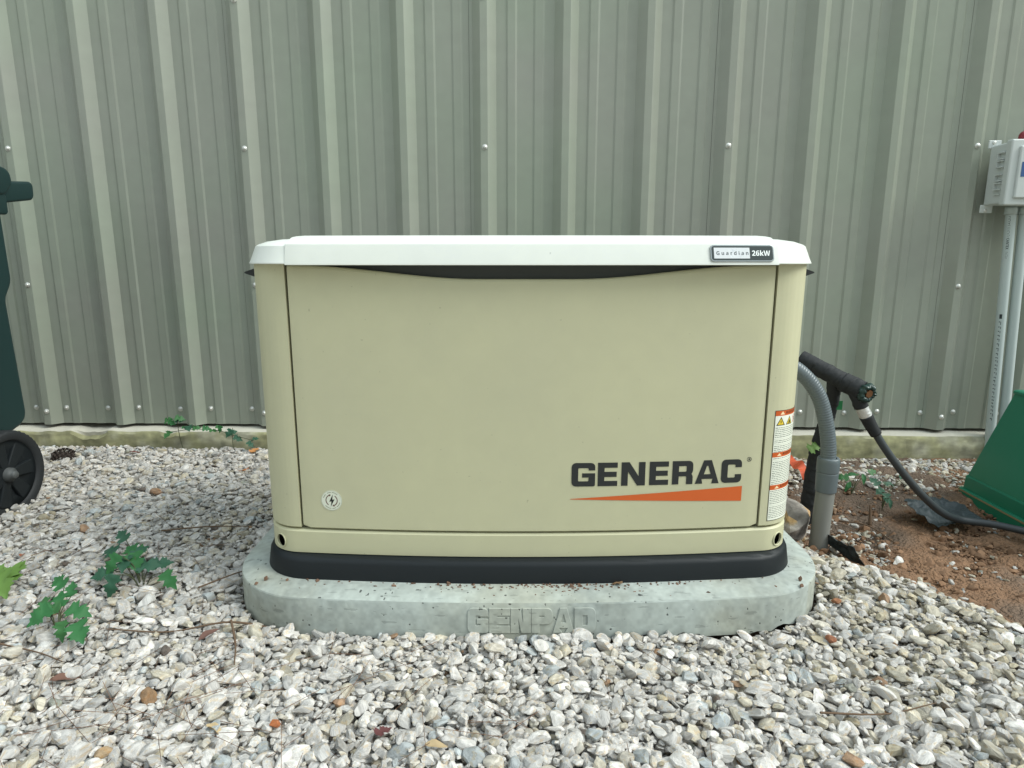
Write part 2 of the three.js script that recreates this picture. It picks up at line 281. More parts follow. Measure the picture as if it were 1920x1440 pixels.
// ---------------------------------------------------------------- generator
const font = await new FontLoader().loadAsync('fonts/droid/droid_sans_bold.typeface.json');
{
  const t = thing('standby_generator', 'beige standby generator with white lid standing on the concrete pad', 'generator', [GEN.pos[0], 0.0766, GEN.pos[2]], GEN.turn);
  const Y = y => y - 0.0766; // heights below are above pad bottom
  const HW = 0.602, RC = 0.085;
  // black base tray
  const bt = [[0.593, 0.028, 0.0768], [0.593, 0.027, 0.083], [0.593, 0.0225, 0.112], [0.593, 0.0185, 0.1195], [0.593, 0.011, 0.1235], [0.593, 0.0, 0.1240]];
  part('base_tray', crease(loft(bt.map(([hw, o, y]) => ringAt(plan(hw, 0.1, o), Y(y)))), 0.6), M.blackPlastic, t);
  // lower skirt: closed shell ring with two corner drain holes cut through
  {
    const sh = (o, y) => ringAt(plan(HW, RC, o), Y(y));
    const outer = [sh(-0.002, 0.1245), sh(0.0, 0.126), sh(0.0, 0.175), sh(-0.004, 0.1792), sh(-0.014, 0.1800), sh(-0.014, 0.1775), sh(-0.005, 0.1765), sh(-0.003, 0.1740), sh(-0.003, 0.1280), sh(-0.004, 0.1247), sh(-0.002, 0.1245)];
    let g = mergeVertices(loft(outer, false, false)); g.computeVertexNormals(); g = boxUV(g.toNonIndexed()); g.computeVertexNormals();
    const b = new Brush(g, M.beige); b.updateMatrixWorld(); let res = b;
    for (const s of [-1, 1]) { const c = new Brush(boxUV(new THREE.CylinderGeometry(0.0145, 0.0145, 0.08, 24).rotateX(Math.PI / 2).rotateY(s * 0.62).toNonIndexed()), M.beige); c.position.set(s * 0.5574, Y(0.1475), -0.0168); c.updateMatrixWorld(); res = new Evaluator().evaluate(res, c, SUBTRACTION); res.updateMatrixWorld(); }
    const gg = res.geometry; gg.clearGroups(); part('skirt', crease(gg, 0.5), M.beige, t);
    for (const s of [-1, 1]) { const rg = new THREE.TorusGeometry(0.0152, 0.0016, 8, 28); rg.rotateY(s * 0.62); rg.translate(s * 0.5574, Y(0.1475), -0.0168); const p = rg.attributes.position; part('hole_rim', rg, M.beige, t); }
  }
  // dark inner liner seen through the gaps
  part('inner_liner', crease(loft([0.13, 0.80].map(y => ringAt(plan(HW, RC, -0.045), Y(y)))), 0.6), M.beige, t);
  // corner posts (front left/right) with side walls; open shells with thickness
  const XD = 0.5055, gap = 0.0045;
  const full = plan(HW, RC, 0, -0.59, 200, 24), inn = plan(HW, RC, -0.012, -0.59, 200, 24);
  for (const s of [-1, 1]) {
    const lab = s < 0 ? 'rounded left corner panel' : 'rounded right corner panel with warning label';
    const pick = full.map((p, i) => [p, inn[i]]).filter(([p]) => p[0] * s > XD && p[1] > -0.586).sort((a, b) => (Math.atan2(a[0][1] + 0.25, a[0][0] * s) - Math.atan2(b[0][1] + 0.25, b[0][0] * s)));
    const first = (x => { const z = zf(x); return [[x * s, z], [x * s, z - 0.012]]; })(XD); pick.push(first);
    const secs = pick.map(([o, i]) => {
      const ex = 0.0035, mx = (k, e) => [o[0] + (i[0] - o[0]) * e, k, o[1] + (i[1] - o[1]) * e];
      return [mx(Y(0.1835), 1), mx(Y(0.1835), 0.3), mx(Y(0.1865), 0), mx(Y(0.762), 0), mx(Y(0.762), 1)];
    });
    // round the lower corner near the door edge a little
    const g = loft(secs); part('corner_panel', crease(g, 0.5), M.beige, t, lab);
  }
  part('back_panel', box(1.09, 0.58, 0.004, 0, Y(0.475), -0.5925), M.beige, t);
  // front door, bowed, with a scooped top edge
  {
    const xl = -0.5 - 0.0005, xr = 0.5005, n = 64, y0 = Y(0.1835);
    const top = x => { const u = (x - 0.0) / 0.5; const a = Math.abs(x + 0.01); const d = 0.0270 * (1 - sstep(0.10, 0.47, a)); return Y(0.753 - d); };
    const secs = [];
    for (let i = 0; i <= n; i++) {
      const x = xl + (xr - xl) * i / n, z = zf(x), e = (i === 0 || i === n) ? 1 : 0, b = e ? 0.0022 : 0, T = top(x), ye = e ? 0.006 : 0;
      secs.push([[x, y0 + ye, z - 0.010], [x, y0 + 0.0005 + ye, z - 0.0025 - b * 0.2], [x, y0 + 0.003 + ye, z - b], [x, y0 + 0.008 + ye, z - b], [x, y0 + 0.2, z - b], [x, y0 + 0.4, z - b], [x, T - 0.012, z - b], [x, T - 0.006, z - b], [x, T - 0.002, z - 0.0018 - b * .5], [x, T, z - 0.006], [x, T - 0.0005, z - 0.022]]);
    }
    const g = loft(secs); part('front_door', crease(g, 0.3), M.beige, t);
  }
  // dark strip behind the scoop, painted in for the shade under the lid
  part('gap_shade_strip', (() => { const s = []; for (let i = 0; i <= 40; i++) { const x = -0.49 + 0.98 * i / 40, z = zf(x); s.push([[x, Y(0.715), z - 0.030], [x, Y(0.715), z - 0.027], [x, Y(0.775), z - 0.020], [x, Y(0.775), z - 0.030]]); } return crease(loft(s), 0.5); })(), M.gapShade, t);
  // GENERAC lettering, thin vinyl following the bow
  {
    const X = u => 0.0863 + (u - 248) * 0.0003373, L = [['G', 248, 398], ['E', 415, 540], ['N', 565, 718], ['E', 745, 868], ['R', 893, 1027], ['A', 1043, 1200], ['C', 1213, 1347]];
    L.forEach(([ch, a, b], i) => {
      const w = X(b) - X(a), s = letter(ch, w, 0.0525, 0.0142, 0.0115, 0.011), e = new THREE.ExtrudeGeometry(s, { depth: 0.0004, bevelEnabled: false, curveSegments: 8 });
      e.translate(X(a), Y(0.2875 + 0.0015 * i / 6), 0.0003); part('letter', bend(e, x => zf(x)), M.ink, t, i ? undefined : undefined);
    });
    const sh = new THREE.Shape(), x0 = 0.0845, x1 = 0.4605; sh.moveTo(x0, Y(0.2592)); const N = 24;
    for (let i = 1; i <= N; i++) sh.lineTo(x0 + (x1 - x0) * i / N, Y(0.2585 - 0.0120 * i / N)); for (let i = N; i >= 0; i--) sh.lineTo(x0 + (x1 - x0) * i / N, Y(0.2595 + 0.0210 * i / N));
    const pos = []; for (let i = 0; i < N; i++) { const a = i / N, b = (i + 1) / N, p = u => [x0 + (x1 - x0) * u, Y(0.2585 - 0.0120 * u), zf(x0 + (x1 - x0) * u) + 0.0007], q = u => [x0 + (x1 - x0) * u, Y(0.2595 + 0.0210 * u), zf(x0 + (x1 - x0) * u) + 0.0007]; pos.push(...p(a), ...p(b), ...q(b), ...p(a), ...q(b), ...q(a)); }
    const g = new THREE.BufferGeometry(); g.setAttribute('position', new THREE.Float32BufferAttribute(pos, 3)); g.computeVertexNormals(); planarUV(g); part('orange_stripe', g, M.orange, t, 'tapering orange stripe');
    const ring = new THREE.TorusGeometry(0.0046, 0.0006, 6, 28); ring.scale(1, 1, 0.3); ring.translate(0.4725, Y(0.3405), zf(0.4725) + 0.0004); const R = new TextGeometry('R', { font, size: 0.0048, depth: 0.0003, curveSegments: 4 }); R.translate(0.4707, Y(0.3381), zf(0.4725) + 0.0003);
    part('registered_mark', merge([ring, R]), M.ink, t);
  }
  // round sticker low on the door
  {
    const tex = canvasTex(512, 512, (c, w) => {
      c.fillStyle = '#d9dccb'; c.fillRect(0, 0, w, w); c.strokeStyle = '#a8ad98'; c.lineWidth = 8; c.beginPath(); c.arc(256, 256, 246, 0, 7); c.stroke();
      c.strokeStyle = '#5a3426'; c.lineWidth = 22; c.beginPath(); c.arc(256, 256, 138, 2.2, 4.35); c.stroke(); c.beginPath(); c.arc(256, 256, 138, -0.95, 1.2); c.stroke();
      c.fillStyle = '#5a3426'; for (const [a, d] of [[4.45, 1], [1.3, 1]]) { c.save(); c.translate(256 + 138 * Math.cos(a), 256 + 138 * Math.sin(a)); c.rotate(a + Math.PI / 2); c.beginPath(); c.moveTo(26 * d, 0); c.lineTo(-22, -30); c.lineTo(-22, 30); c.fill(); c.restore(); }
      c.fillStyle = '#141a18'; c.beginPath();[[292, 100], [196, 290], [250, 282], [228, 420], [330, 226], [276, 236]].forEach(([x, y], i) => i ? c.lineTo(x, y) : c.moveTo(x, y)); c.fill();
      c.strokeStyle = '#77795f'; c.lineWidth = 20; let a = 3.3; const S = (a0, a1) => { for (let q = a0; q < a1;) { const l = 0.03 + 0.02 * hash2(q * 100 | 0, 3, 4); c.beginPath(); c.arc(256, 256, 204, q, q + l); c.stroke(); q += l + 0.018; } };
      S(3.45, 3.95); S(4.2, 4.65); S(4.8, 5.5); S(0.25, 0.9); S(1.05, 1.5); S(1.65, 2.4);
    });
    const g = new THREE.CylinderGeometry(0.0232, 0.0232, 0.0005, 48, 1); g.rotateX(Math.PI / 2); g.translate(0, 0, 0.00035);
    const p = g.attributes.position, uv = g.attributes.uv; for (let i = 0; i < p.count; i++) uv.setXY(i, 0.5 + p.getX(i) / 0.0464, 0.5 + p.getY(i) / 0.0464);
    const s = part('round_sticker', g, mat(lin(1, 1, 1), { map: tex, roughness: 0.45 }), t, 'round white sticker with black lightning bolt'); s.position.set(-0.433, Y(0.2502), zf(-0.433) + 0.0002); s.rotation.y = -0.433 / Rb;
  }
  // trilingual warning label wrapped round the right corner
  {
    const tex = canvasTex(512, 1280, (c, w, h) => {
      c.fillStyle = '#e6e8da'; c.fillRect(0, 0, w, h);
      const band = (y, hh, s) => { c.fillStyle = '#c65a22'; c.fillRect(0, y, w, hh); c.fillStyle = '#f0d9b0'; c.beginPath(); c.moveTo(56, y + hh - 12); c.lineTo(84, y + 12); c.lineTo(112, y + hh - 12); c.fill(); c.fillStyle = '#2a130a'; c.font = 'bold 42px sans-serif'; c.fillText(s, 124, y + hh - 16); };
      const lines = (y0, y1, sd) => { c.fillStyle = '#3f443c'; for (let y = y0; y < y1; y += 21) { if (hash2(y, sd, 2) < 0.10) { c.fillRect(0, y + 4, w, 2); continue; } let x = 14; const end = w * (0.72 + 0.26 * hash2(y, sd, 7)); while (x < end) { const l = 12 + 34 * hash2(x, y, sd); c.globalAlpha = 0.5 + 0.25 * hash2(x, y, sd + 1); c.fillRect(x, y, Math.min(l, w - 14 - x), 8); x += l + 6; } } c.globalAlpha = 1; };
      band(0, 62, 'WARNING');
      for (const [x, k] of [[70, 0], [188, 1]]) { c.fillStyle = '#181810'; c.beginPath(); c.moveTo(x - 52, 172); c.lineTo(x, 76); c.lineTo(x + 52, 172); c.fill(); c.fillStyle = '#e3c43a'; c.beginPath(); c.moveTo(x - 38, 163); c.lineTo(x, 92); c.lineTo(x + 38, 163); c.fill(); c.fillStyle = '#181810'; c.beginPath(); (k ? [[x - 14, 158], [x - 6, 122], [x + 8, 118], [x + 20, 158]] : [[x + 6, 104], [x - 10, 136], [x + 1, 134], [x - 5, 160], [x + 12, 128], [x + 1, 130]]).forEach(([a, b], i) => i ? c.lineTo(a, b) : c.moveTo(a, b)); c.fill(); }
      for (const x of [300, 410]) { c.strokeStyle = '#b8343a'; c.lineWidth = 9; c.beginPath(); c.arc(x, 124, 42, 0, 7); c.stroke(); c.beginPath(); c.moveTo(x - 30, 94); c.lineTo(x + 30, 154); c.stroke(); c.fillStyle = '#181810'; c.fillRect(x - 10, 104, 20, 44); }
      lines(194, 470, 3); band(478, 56, 'AVERTISSEMENT'); lines(546, 850, 5); band(858, 56, 'ADVERTENCIA'); lines(926, 1262, 8);
      c.strokeStyle = '#23251f'; c.lineWidth = 6; c.strokeRect(3, 3, w - 6, h - 6);
    });
    // path along the corner outline from x = 0.521
    const P = [], s0 = plan(HW, RC, 0.0006, -0.59, 200, 60).filter(p => p[0] > 0.5225 && p[1] > -0.25).sort((a, b) => b[1] - a[1]); let acc = 0, prev = null;
    for (const p of s0) { if (prev) acc += Math.hypot(p[0] - prev[0], p[1] - prev[1]); if (acc > 0.140) break; P.push([p[0], p[1], acc]); prev = p; }
    const Lw = P[P.length - 1][2], pos = [], uv = [], y1 = Y(0.447), y0 = Y(0.196);
    for (let i = 0; i + 1 < P.length; i++) { const a = P[i], b = P[i + 1]; pos.push(a[0], y0, a[1], b[0], y0, b[1], b[0], y1, b[1], a[0], y0, a[1], b[0], y1, b[1], a[0], y1, a[1]); uv.push(a[2] / Lw, 0, b[2] / Lw, 0, b[2] / Lw, 1, a[2] / Lw, 0, b[2] / Lw, 1, a[2] / Lw, 1); }
    const g = new THREE.BufferGeometry(); g.setAttribute('position', new THREE.Float32BufferAttribute(pos, 3)); g.setAttribute('uv', new THREE.Float32BufferAttribute(uv, 2)); g.computeVertexNormals();
    part('warning_label', g, mat(lin(1, 1, 1), { map: tex, roughness: 0.4 }), t, 'tall white warning label with orange bands');
  }
  // lid: end caps (one moulded shell) and a raised centre cover
  {
    const R = [[0.586, 0.0275, 0.7560], [0.586, 0.0275, 0.7580], [0.586, 0.0245, 0.7640], [0.586, 0.0135, 0.7915], [0.586, 0.0085, 0.7950], [0.586, -0.010, 0.8015], [0.586, -0.04, 0.8062], [0.586, -0.085, 0.8085]].map(([hw, o, y]) => ringAt(plan(hw, 0.1, o, -0.57), Y(y)));
    part('lid_end_cap', crease(loft(R), 0.3), M.lid, t, 'white lid shell showing at both ends');
    const prof = [[0.026, 0.7535], [0.0305, 0.7545], [0.0295, 0.7590], [0.0175, 0.7945], [0.0145, 0.7975], [-0.018, 0.8095], [-0.022, 0.8105], [-0.05, 0.8135], [-0.28, 0.817], [-0.52, 0.812], [-0.60, 0.79], [-0.605, 0.756], [-0.59, 0.756], [-0.57, 0.79], [-0.05, 0.803], [0.0, 0.785], [0.02, 0.757]];
    const secs = [], n = 50, XL = 0.4935; const xs = []; for (let i = 0; i <= n; i++) xs.push(-XL + 2 * XL * i / n);
    xs.forEach((x, i) => { const e = (i === 0 || i === n) ? 0.002 : 0, b = zf(x) + (SAG - zf(x)) * 0; secs.push(prof.map(([z, y]) => [x * (y > 0.8 ? 1 - (y - .8) * 0.2 : 1), Y(y) - (y > 0.805 ? e * .6 : 0), z < -0.3 ? z : z + zf(x) - e])); });
    part('lid_cover', crease(loft(secs), 0.3), M.lid, t);
  }
  // badge on the lid
  {
    const W = 0.1255, Hh = 0.0292, tex = canvasTex(1024, 240, (c, w, h) => {
      c.fillStyle = '#2c3533'; c.fillRect(0, 0, w, h); c.fillStyle = '#d4d6d8'; c.fillRect(36, 28, 598, 182);
      for (let i = 0; i < 26; i++) { c.globalAlpha = 0.22; c.fillStyle = hash2(i, 1, 1) > 0.5 ? '#ffffff' : '#9ea4ac'; c.beginPath(); const x = 240 + 380 * hash2(i, 2, 3), y = 40 + 140 * hash2(i, 4, 5); c.moveTo(x, y); c.lineTo(x + 60 * hash2(i, 6, 1), y + 20); c.lineTo(x + 20, y + 60 * hash2(i, 7, 2)); c.fill(); } c.globalAlpha = 1;
      c.fillStyle = '#3b4346'; c.font = 'bold 88px sans-serif'; let x = 70; for (const ch of 'Guardian') { c.fillText(ch, x, 152); x += c.measureText(ch).width + 22; }
      c.fillStyle = '#eef2f0'; c.font = 'bold 122px sans-serif'; c.fillText('26kW', 668, 164, 310);
    });
    const sh = rpoly([[-W / 2, -Hh / 2, 0.006], [W / 2, -Hh / 2, 0.006], [W / 2, Hh / 2, 0.006], [-W / 2, Hh / 2, 0.006]]);
    const fg = new THREE.ExtrudeGeometry(rpoly([[-W / 2 - .002, -Hh / 2 - .002, 0.008], [W / 2 + .002, -Hh / 2 - .002, 0.008], [W / 2 + .002, Hh / 2 + .002, 0.008], [-W / 2 - .002, Hh / 2 + .002, 0.008]]), { depth: 0.0012, bevelThickness: 0.0006, bevelSize: 0.0006, bevelSegments: 2 });
    const b = part('badge', fg, mat(lin(0.30, 0.32, 0.32), { roughness: 0.25, metalness: 0.8 }), t, 'badge reading Guardian 26kW');
    const pg = new THREE.ShapeGeometry(sh, 6), p = pg.attributes.position, uv = pg.attributes.uv; for (let i = 0; i < p.count; i++) uv.setXY(i, p.getX(i) / W + 0.5, p.getY(i) / Hh + 0.5); pg.translate(0, 0, 0.0022);
    part('badge_face', pg, mat(lin(1, 1, 1), { map: tex, roughness: 0.25 }), b);
    b.position.set(0.416, Y(0.7765), zf(0.416) + 0.0242); b.rotation.set(-0.318, Math.asin(0.416 / Rb), 0, 'YXZ');
  }
  // side vent hoods, black wedge lips under the lid
  for (const s of [-1, 1]) {
    const e = new THREE.ExtrudeGeometry(rpoly([[0, 0.010], [0.030, 0.0], [0.032, -0.003], [0.012, -0.010], [0, -0.012]]), { depth: 0.42, bevelEnabled: false }); e.scale(s, 1, 1); if (s < 0) e.index || 0;
    e.translate(s * 0.5995, Y(0.738), -0.53); part('vent_hood', crease(e, 0.5), M.dark, t);
  }
}

// ---------------------------------------------------------------- gravel
const stoneGeos = [];
for (let v = 0; v < 18; v++) {
  let g = new THREE.IcosahedronGeometry(1, 3); g.deleteAttribute('uv'); g.deleteAttribute('normal'); g = mergeVertices(g, 1e-4);
  const pl = []; const n = 9 + (v % 5); for (let k = 0; k < n; k++) { const a = rnd() * 6.283, c = rr(-1, 1), s = Math.sqrt(1 - c * c); pl.push([V(s * Math.cos(a), c, s * Math.sin(a)), rr(0.56, 0.86)]); }
  const p = g.attributes.position, q = V(0, 0, 0), rough = rr(0.02, 0.05);
  for (let i = 0; i < p.count; i++) {
    q.fromBufferAttribute(p, i); const o = q.clone();
    for (let it = 0; it < 2; it++) for (const [nn, d] of pl) { const e = q.dot(nn) - d; if (e > 0) q.addScaledVector(nn, -e * 0.94); }
    const nz = fbm(o.x * 2.2 + 9 * v, o.y * 2.2 + o.z * 1.7, 100 + v, 3) - 0.5; q.multiplyScalar(1 + nz * rough * 4);
    p.setXYZ(i, q.x, q.y, q.z);
  }
  g = toCreasedNormals(g, 0.42); const uv = new Float32Array(g.attributes.position.count * 2), P = g.attributes.position; for (let i = 0; i < P.count; i++) { uv[2 * i] = P.getX(i) * 0.35 + P.getY(i) * 0.21 + v * 0.13; uv[2 * i + 1] = P.getZ(i) * 0.35 - P.getY(i) * 0.17 + v * 0.29; } g.setAttribute('uv', new THREE.BufferAttribute(uv, 2));
  stoneGeos.push(g);
}
const stoneT = dataTex(512, (u, v) => { const a = fbm(u * 6, v * 6, 131, 5, 6), b = fbm(u * 40, v * 40, 132, 3, 40), c = sstep(0.6, 0.72, fbm(u * 9, v * 9, 133, 4, 9)); const f = 0.92 + 0.34 * (a - 0.5) + 0.2 * (b - 0.5); return [f, f * (1 - 0.05 * c), f * (1 - 0.12 * c)]; }, true);
const stoneM = mat(lin(1, 1, 1), { map: stoneT, roughness: 0.9, bumpMap: stoneT, bumpScale: 0.002 });
function stoneColor(x, z) {
  const t = rnd(), f = rr(0.64, 0.96), tanny = 0.32 * sstep(0.25, 0.9, x) + 0.06; let c;
  if (t < 0.66) c = [0.77, 0.735, 0.69]; else if (t < 0.83) c = [0.61, 0.59, 0.56]; else if (t < 0.88) c = [0.52, 0.55, 0.55]; else if (t < 0.972) c = [0.65, 0.60, 0.51]; else if (t < 0.992) c = [0.42, 0.40, 0.37]; else if (t < 0.996) c = [0.42, 0.27, 0.17]; else c = [0.16, 0.13, 0.11];
  if (rnd() < tanny) c = [c[0] * 0.86, c[1] * 0.82, c[2] * 0.70];
  return [c[0] * f, c[1] * f, c[2] * f];
}
{
  const x0 = -2.4, x1 = 2.2, z0 = 0.06, z1 = 2.25, cs = 0.0045, NX = Math.ceil((x1 - x0) / cs), NZ = Math.ceil((z1 - z0) / cs), hm = new Float32Array(NX * NZ);
  for (let j = 0; j < NZ; j++) for (let i = 0; i < NX; i++) { const x = x0 + i * cs, z = z0 + j * cs; hm[j * NX + i] = H(x, z) - 0.036 * (1 - dirtMask(x, z)); }
  const at = (x, z) => hm[clamp(((z - z0) / cs) | 0, 0, NZ - 1) * NX + clamp(((x - x0) / cs) | 0, 0, NX - 1)];
  const inPad = (x, z, r) => { const [lx, lz] = toLocal(x, z); const hx = 0.68 + r, hz = zf(clamp(lx, -0.6, 0.6)) + 0.098 + r; if (Math.abs(lx) > hx || lz > hz || lz < -0.7 - r) return false; const cx = 0.468, cz = -0.117; if (Math.abs(lx) > cx && lz > cz) return Math.hypot(Math.abs(lx) - cx, lz - cz) < 0.216 + r; return true; };
  function cover(x, z) {
    const d = dirtD(x, z); if (x < 0.6 || d < 0.0) return 1;
    const edge = 1 - sstep(0.0, 0.03, d); const wallBand = x < 1.75 ? 0.85 * sstep(0.46, 0.24, z + 0.1 * (x - 1.0)) : 0.5; const near = z > 0.45 && x < 1.06 ? 0.30 : 0.035;
    return Math.max(edge, wallBand, near * (0.3 + 1.2 * fbm(x * 8, z * 8, 141, 2)));
  }
  const out = []; const NS = 200000, e = new THREE.Euler(), qq = new THREE.Quaternion();
  for (let k = 0; k < NS; k++) {
    const big = k > NS * 0.5; let s = 0.0061 * Math.exp(0.48 * gauss()) * (big ? 1.12 : 1); if (rnd() < 0.012) s *= 1.7; s = clamp(s, 0.0028, 0.019);
    let bx = 0, bz = 0, bh = 1e9, ok = false; const tries = k < NS * 0.35 ? 1 : 5;
    for (let c = 0; c < tries; c++) {
      const x = rr(x0, x1), z = rr(z0, z1);
      if (inPad(x, z, s * 0.55) || z < z0 + s * 0.8) continue;
      if (rnd() > cover(x, z)) continue;
      const h = at(x, z) - H(x, z); if (h < bh) { bh = h; bx = x; bz = z; ok = true; }
    }
    if (!ok || bh > 0.004) continue;
    const sx = s * rr(0.95, 1.5), sz = s * rr(0.7, 1.0), sy = s * rr(0.36, 0.74), yaw = rnd() * 6.283, sparse = dirtMask(bx, bz) > 0.5;
    const hh = [at(bx, bz), at(bx + s * .7, bz), at(bx - s * .7, bz), at(bx, bz + s * .7), at(bx, bz - s * .7)], mean = (hh[0] + hh[1] + hh[2] + hh[3] + hh[4]) / 5, mx = Math.max(...hh);
    const cy = mean * 0.75 + mx * 0.25 + sy * (sparse ? 0.25 : 0.42);
    const rad = Math.max(sx, sz), ca = Math.cos(yaw), sa = Math.sin(yaw), ri = Math.ceil(rad / cs), ci = ((bx - x0) / cs) | 0, cj = ((bz - z0) / cs) | 0;
    for (let j = -ri; j <= ri; j++) for (let i = -ri; i <= ri; i++) { const a = ci + i, b = cj + j; if (a < 0 || b < 0 || a >= NX || b >= NZ) continue; const dx = i * cs, dz = j * cs, u = (dx * ca - dz * sa) / sx, w = (dx * sa + dz * ca) / sz, r2 = u * u + w * w; if (r2 < 1) { const y = cy + sy * 0.85 * Math.sqrt(1 - r2); if (y > hm[b * NX + a]) hm[b * NX + a] = y; } }
    out.push({ x: bx, y: cy, z: bz, sx, sy, sz, yaw, tx: gauss() * 0.3, tz: gauss() * 0.3, v: (rnd() * stoneGeos.length) | 0, c: stoneColor(bx, bz), s });
  }
  let mh = 0, mc = 0; for (let i = 0; i < 4000; i++) { const x = rr(-1, 0.5), z = rr(1.5, 2.1); mh += at(x, z) - H(x, z); mc++; }
  console.log('stones', out.length, 'mean top above H', (mh / mc).toFixed(4));
  globalThis.gravelTop = at;
  const bed = new THREE.Group(); bed.name = 'gravel_bed'; bed.userData = { kind: 'structure' }; scene.add(bed);
  // the 300 that show largest in view are meshes of their own
  const fwd = V(0, 0, -1).applyEuler(camera.rotation), rgt = V(1, 0, 0).applyEuler(camera.rotation), up = V(0, 1, 0).applyEuler(camera.rotation), tn = Math.tan(61.93 / 2 * Math.PI / 180);
  for (const o of out) { const p = V(o.x, o.y, o.z).sub(camera.position), d = p.dot(fwd), u = p.dot(rgt) / d / tn / (4 / 3), v = p.dot(up) / d / tn; o.vis = d > 0 && Math.abs(u) < 0.99 && Math.abs(v) < 0.99 && o.y + o.sy * 0.5 > at(o.x, o.z) ? o.s / p.length() : 0; }
  out.sort((a, b) => b.vis - a.vis);
  const place = (o, m) => { e.set(o.tx, o.yaw, o.tz, 'YXZ'); m.compose(V(o.x, o.y, o.z), qq.setFromEuler(e), V(o.sx, o.sy, o.sz)); return m; };
  const tones = {}, m4 = new THREE.Matrix4();
  for (let i = 0; i < 300; i++) {
    const o = out[i], key = o.c.map(v => Math.round(v * 14)).join(); const m = tones[key] ??= (() => { const q = stoneM.clone(); q.color.setRGB(...o.c); return q; })();
    const s = part(i ? 'stone_' + String(i).padStart(3, '0') : 'stone', stoneGeos[o.v], m, bed); place(o, m4).decompose(s.position, s.quaternion, s.scale);
  }
  const loose = new THREE.Group(); loose.name = 'loose_gravel'; loose.userData = { kind: 'stuff', label: 'pale crushed limestone gravel' }; bed.add(loose);
  for (let v = 0; v < stoneGeos.length; v++) {
    const L = out.slice(300).filter(o => o.v === v), im = new THREE.InstancedMesh(stoneGeos[v], stoneM, L.length); im.name = 'gravel_stones_' + String(v).padStart(3, '0'); im.userData = { kind: 'stuff' };
    L.forEach((o, i) => { im.setMatrixAt(i, place(o, m4)); im.setColorAt(i, lin(...o.c)); }); im.castShadow = im.receiveShadow = true; loose.add(im);
  }
}
// ---------------------------------------------------------------- more helpers for the objects
const top = (x, z) => globalThis.gravelTop(x, z);
function absPart(name, geo, m, g, label) { geo.translate(-g.position.x, -g.position.y, -g.position.z); return part(name, geo, m, g, label); }
function tubeVar(pts, rf, seg = 80, rad = 20, caps = true) {
  const c = new THREE.CatmullRomCurve3(pts.map(p => V(...p)), false, 'centripetal'), F = c.computeFrenetFrames(seg, false), L = c.getLength(), rings = [];
  for (let i = 0; i <= seg; i++) { const u = i / seg, p = c.getPointAt(u), r = []; for (let k = 0; k < rad; k++) { const a = k / rad * 6.28319, R = rf(u * L, a, u), q = p.clone().addScaledVector(F.normals[i], Math.cos(a) * R).addScaledVector(F.binormals[i], Math.sin(a) * R); r.push([q.x, q.y, q.z]); } rings.push(r); }
  const g = loft(rings, caps, caps); g.computeVertexNormals(); planarUV(g, 'x', 'y'); return g;
}
function leafGeo(lobes, fold = 0.25, curl = 0.15, serr = 0.05) { // leaf of length 1 along +x lying in xz
  const O = [[0, 0], ...lobes, [1, 0]], n = O.length, pos = [], idx = [];
  const yy = (x, w) => Math.abs(w) * fold - curl * x * x + 0.02 * Math.sin(x * 14 + w * 9);
  // midrib points paired with the outline on both sides
  for (let i = 0; i < n; i++) { const [x, w] = O[i], mx = clamp(x * 0.92 + 0.04, 0, 1); pos.push(mx, yy(mx, 0), 0, x, yy(x, w), w, x, yy(x, w), -w, (x + mx) / 2, yy((x + mx) / 2, w / 2) + 0.012, w * .55, (x + mx) / 2, yy((x + mx) / 2, w / 2) + 0.012, -w * .55); }
  for (let i = 0; i + 1 < n; i++) { const a = i * 5, b = a + 5; idx.push(a, a + 3, b, b, a + 3, b + 3, a + 3, a + 1, b + 3, b + 3, a + 1, b + 1, a, b, a + 4, b, b + 4, a + 4, a + 4, b + 4, a + 2, b + 4, b + 2, a + 2); }
  const g = new THREE.BufferGeometry(); g.setAttribute('position', new THREE.Float32BufferAttribute(pos, 3)); g.setIndex(idx); g.computeVertexNormals(); planarUV(g, 'x', 'z'); return g;
}
const lobed = leafGeo([[0.0, 0.05], [0.0, 0.2], [0.06, 0.28], [0.04, 0.40], [0.15, 0.36], [0.20, 0.45], [0.27, 0.34], [0.33, 0.17], [0.40, 0.24], [0.48, 0.42], [0.55, 0.30], [0.64, 0.37], [0.67, 0.2], [0.76, 0.2], [0.80, 0.1], [0.9, 0.07]]);
const lobed2 = leafGeo([[0.0, 0.12], [0.0, 0.28], [0.10, 0.26], [0.17, 0.42], [0.24, 0.30], [0.34, 0.15], [0.42, 0.22], [0.52, 0.37], [0.57, 0.24], [0.68, 0.27], [0.72, 0.13], [0.86, 0.08]], 0.12, 0.28);
const plain = leafGeo([[0.08, 0.07], [0.2, 0.15], [0.35, 0.2], [0.5, 0.2], [0.65, 0.16], [0.8, 0.1], [0.92, 0.04]], 0.5, 0.3);
const leafMat = (r, g, b) => new THREE.MeshPhysicalMaterial({ color: lin(r, g, b), roughness: 0.62, transmission: 0.12, thickness: 0, side: THREE.DoubleSide });
const LM = [leafMat(0.018, 0.125, 0.028), leafMat(0.018, 0.085, 0.042), leafMat(0.03, 0.13, 0.03), leafMat(0.11, 0.21, 0.035)], stemM = mat(lin(0.06, 0.07, 0.03), { roughness: 0.8 }), twigM = mat(lin(0.12, 0.075, 0.045), { roughness: 0.9 });

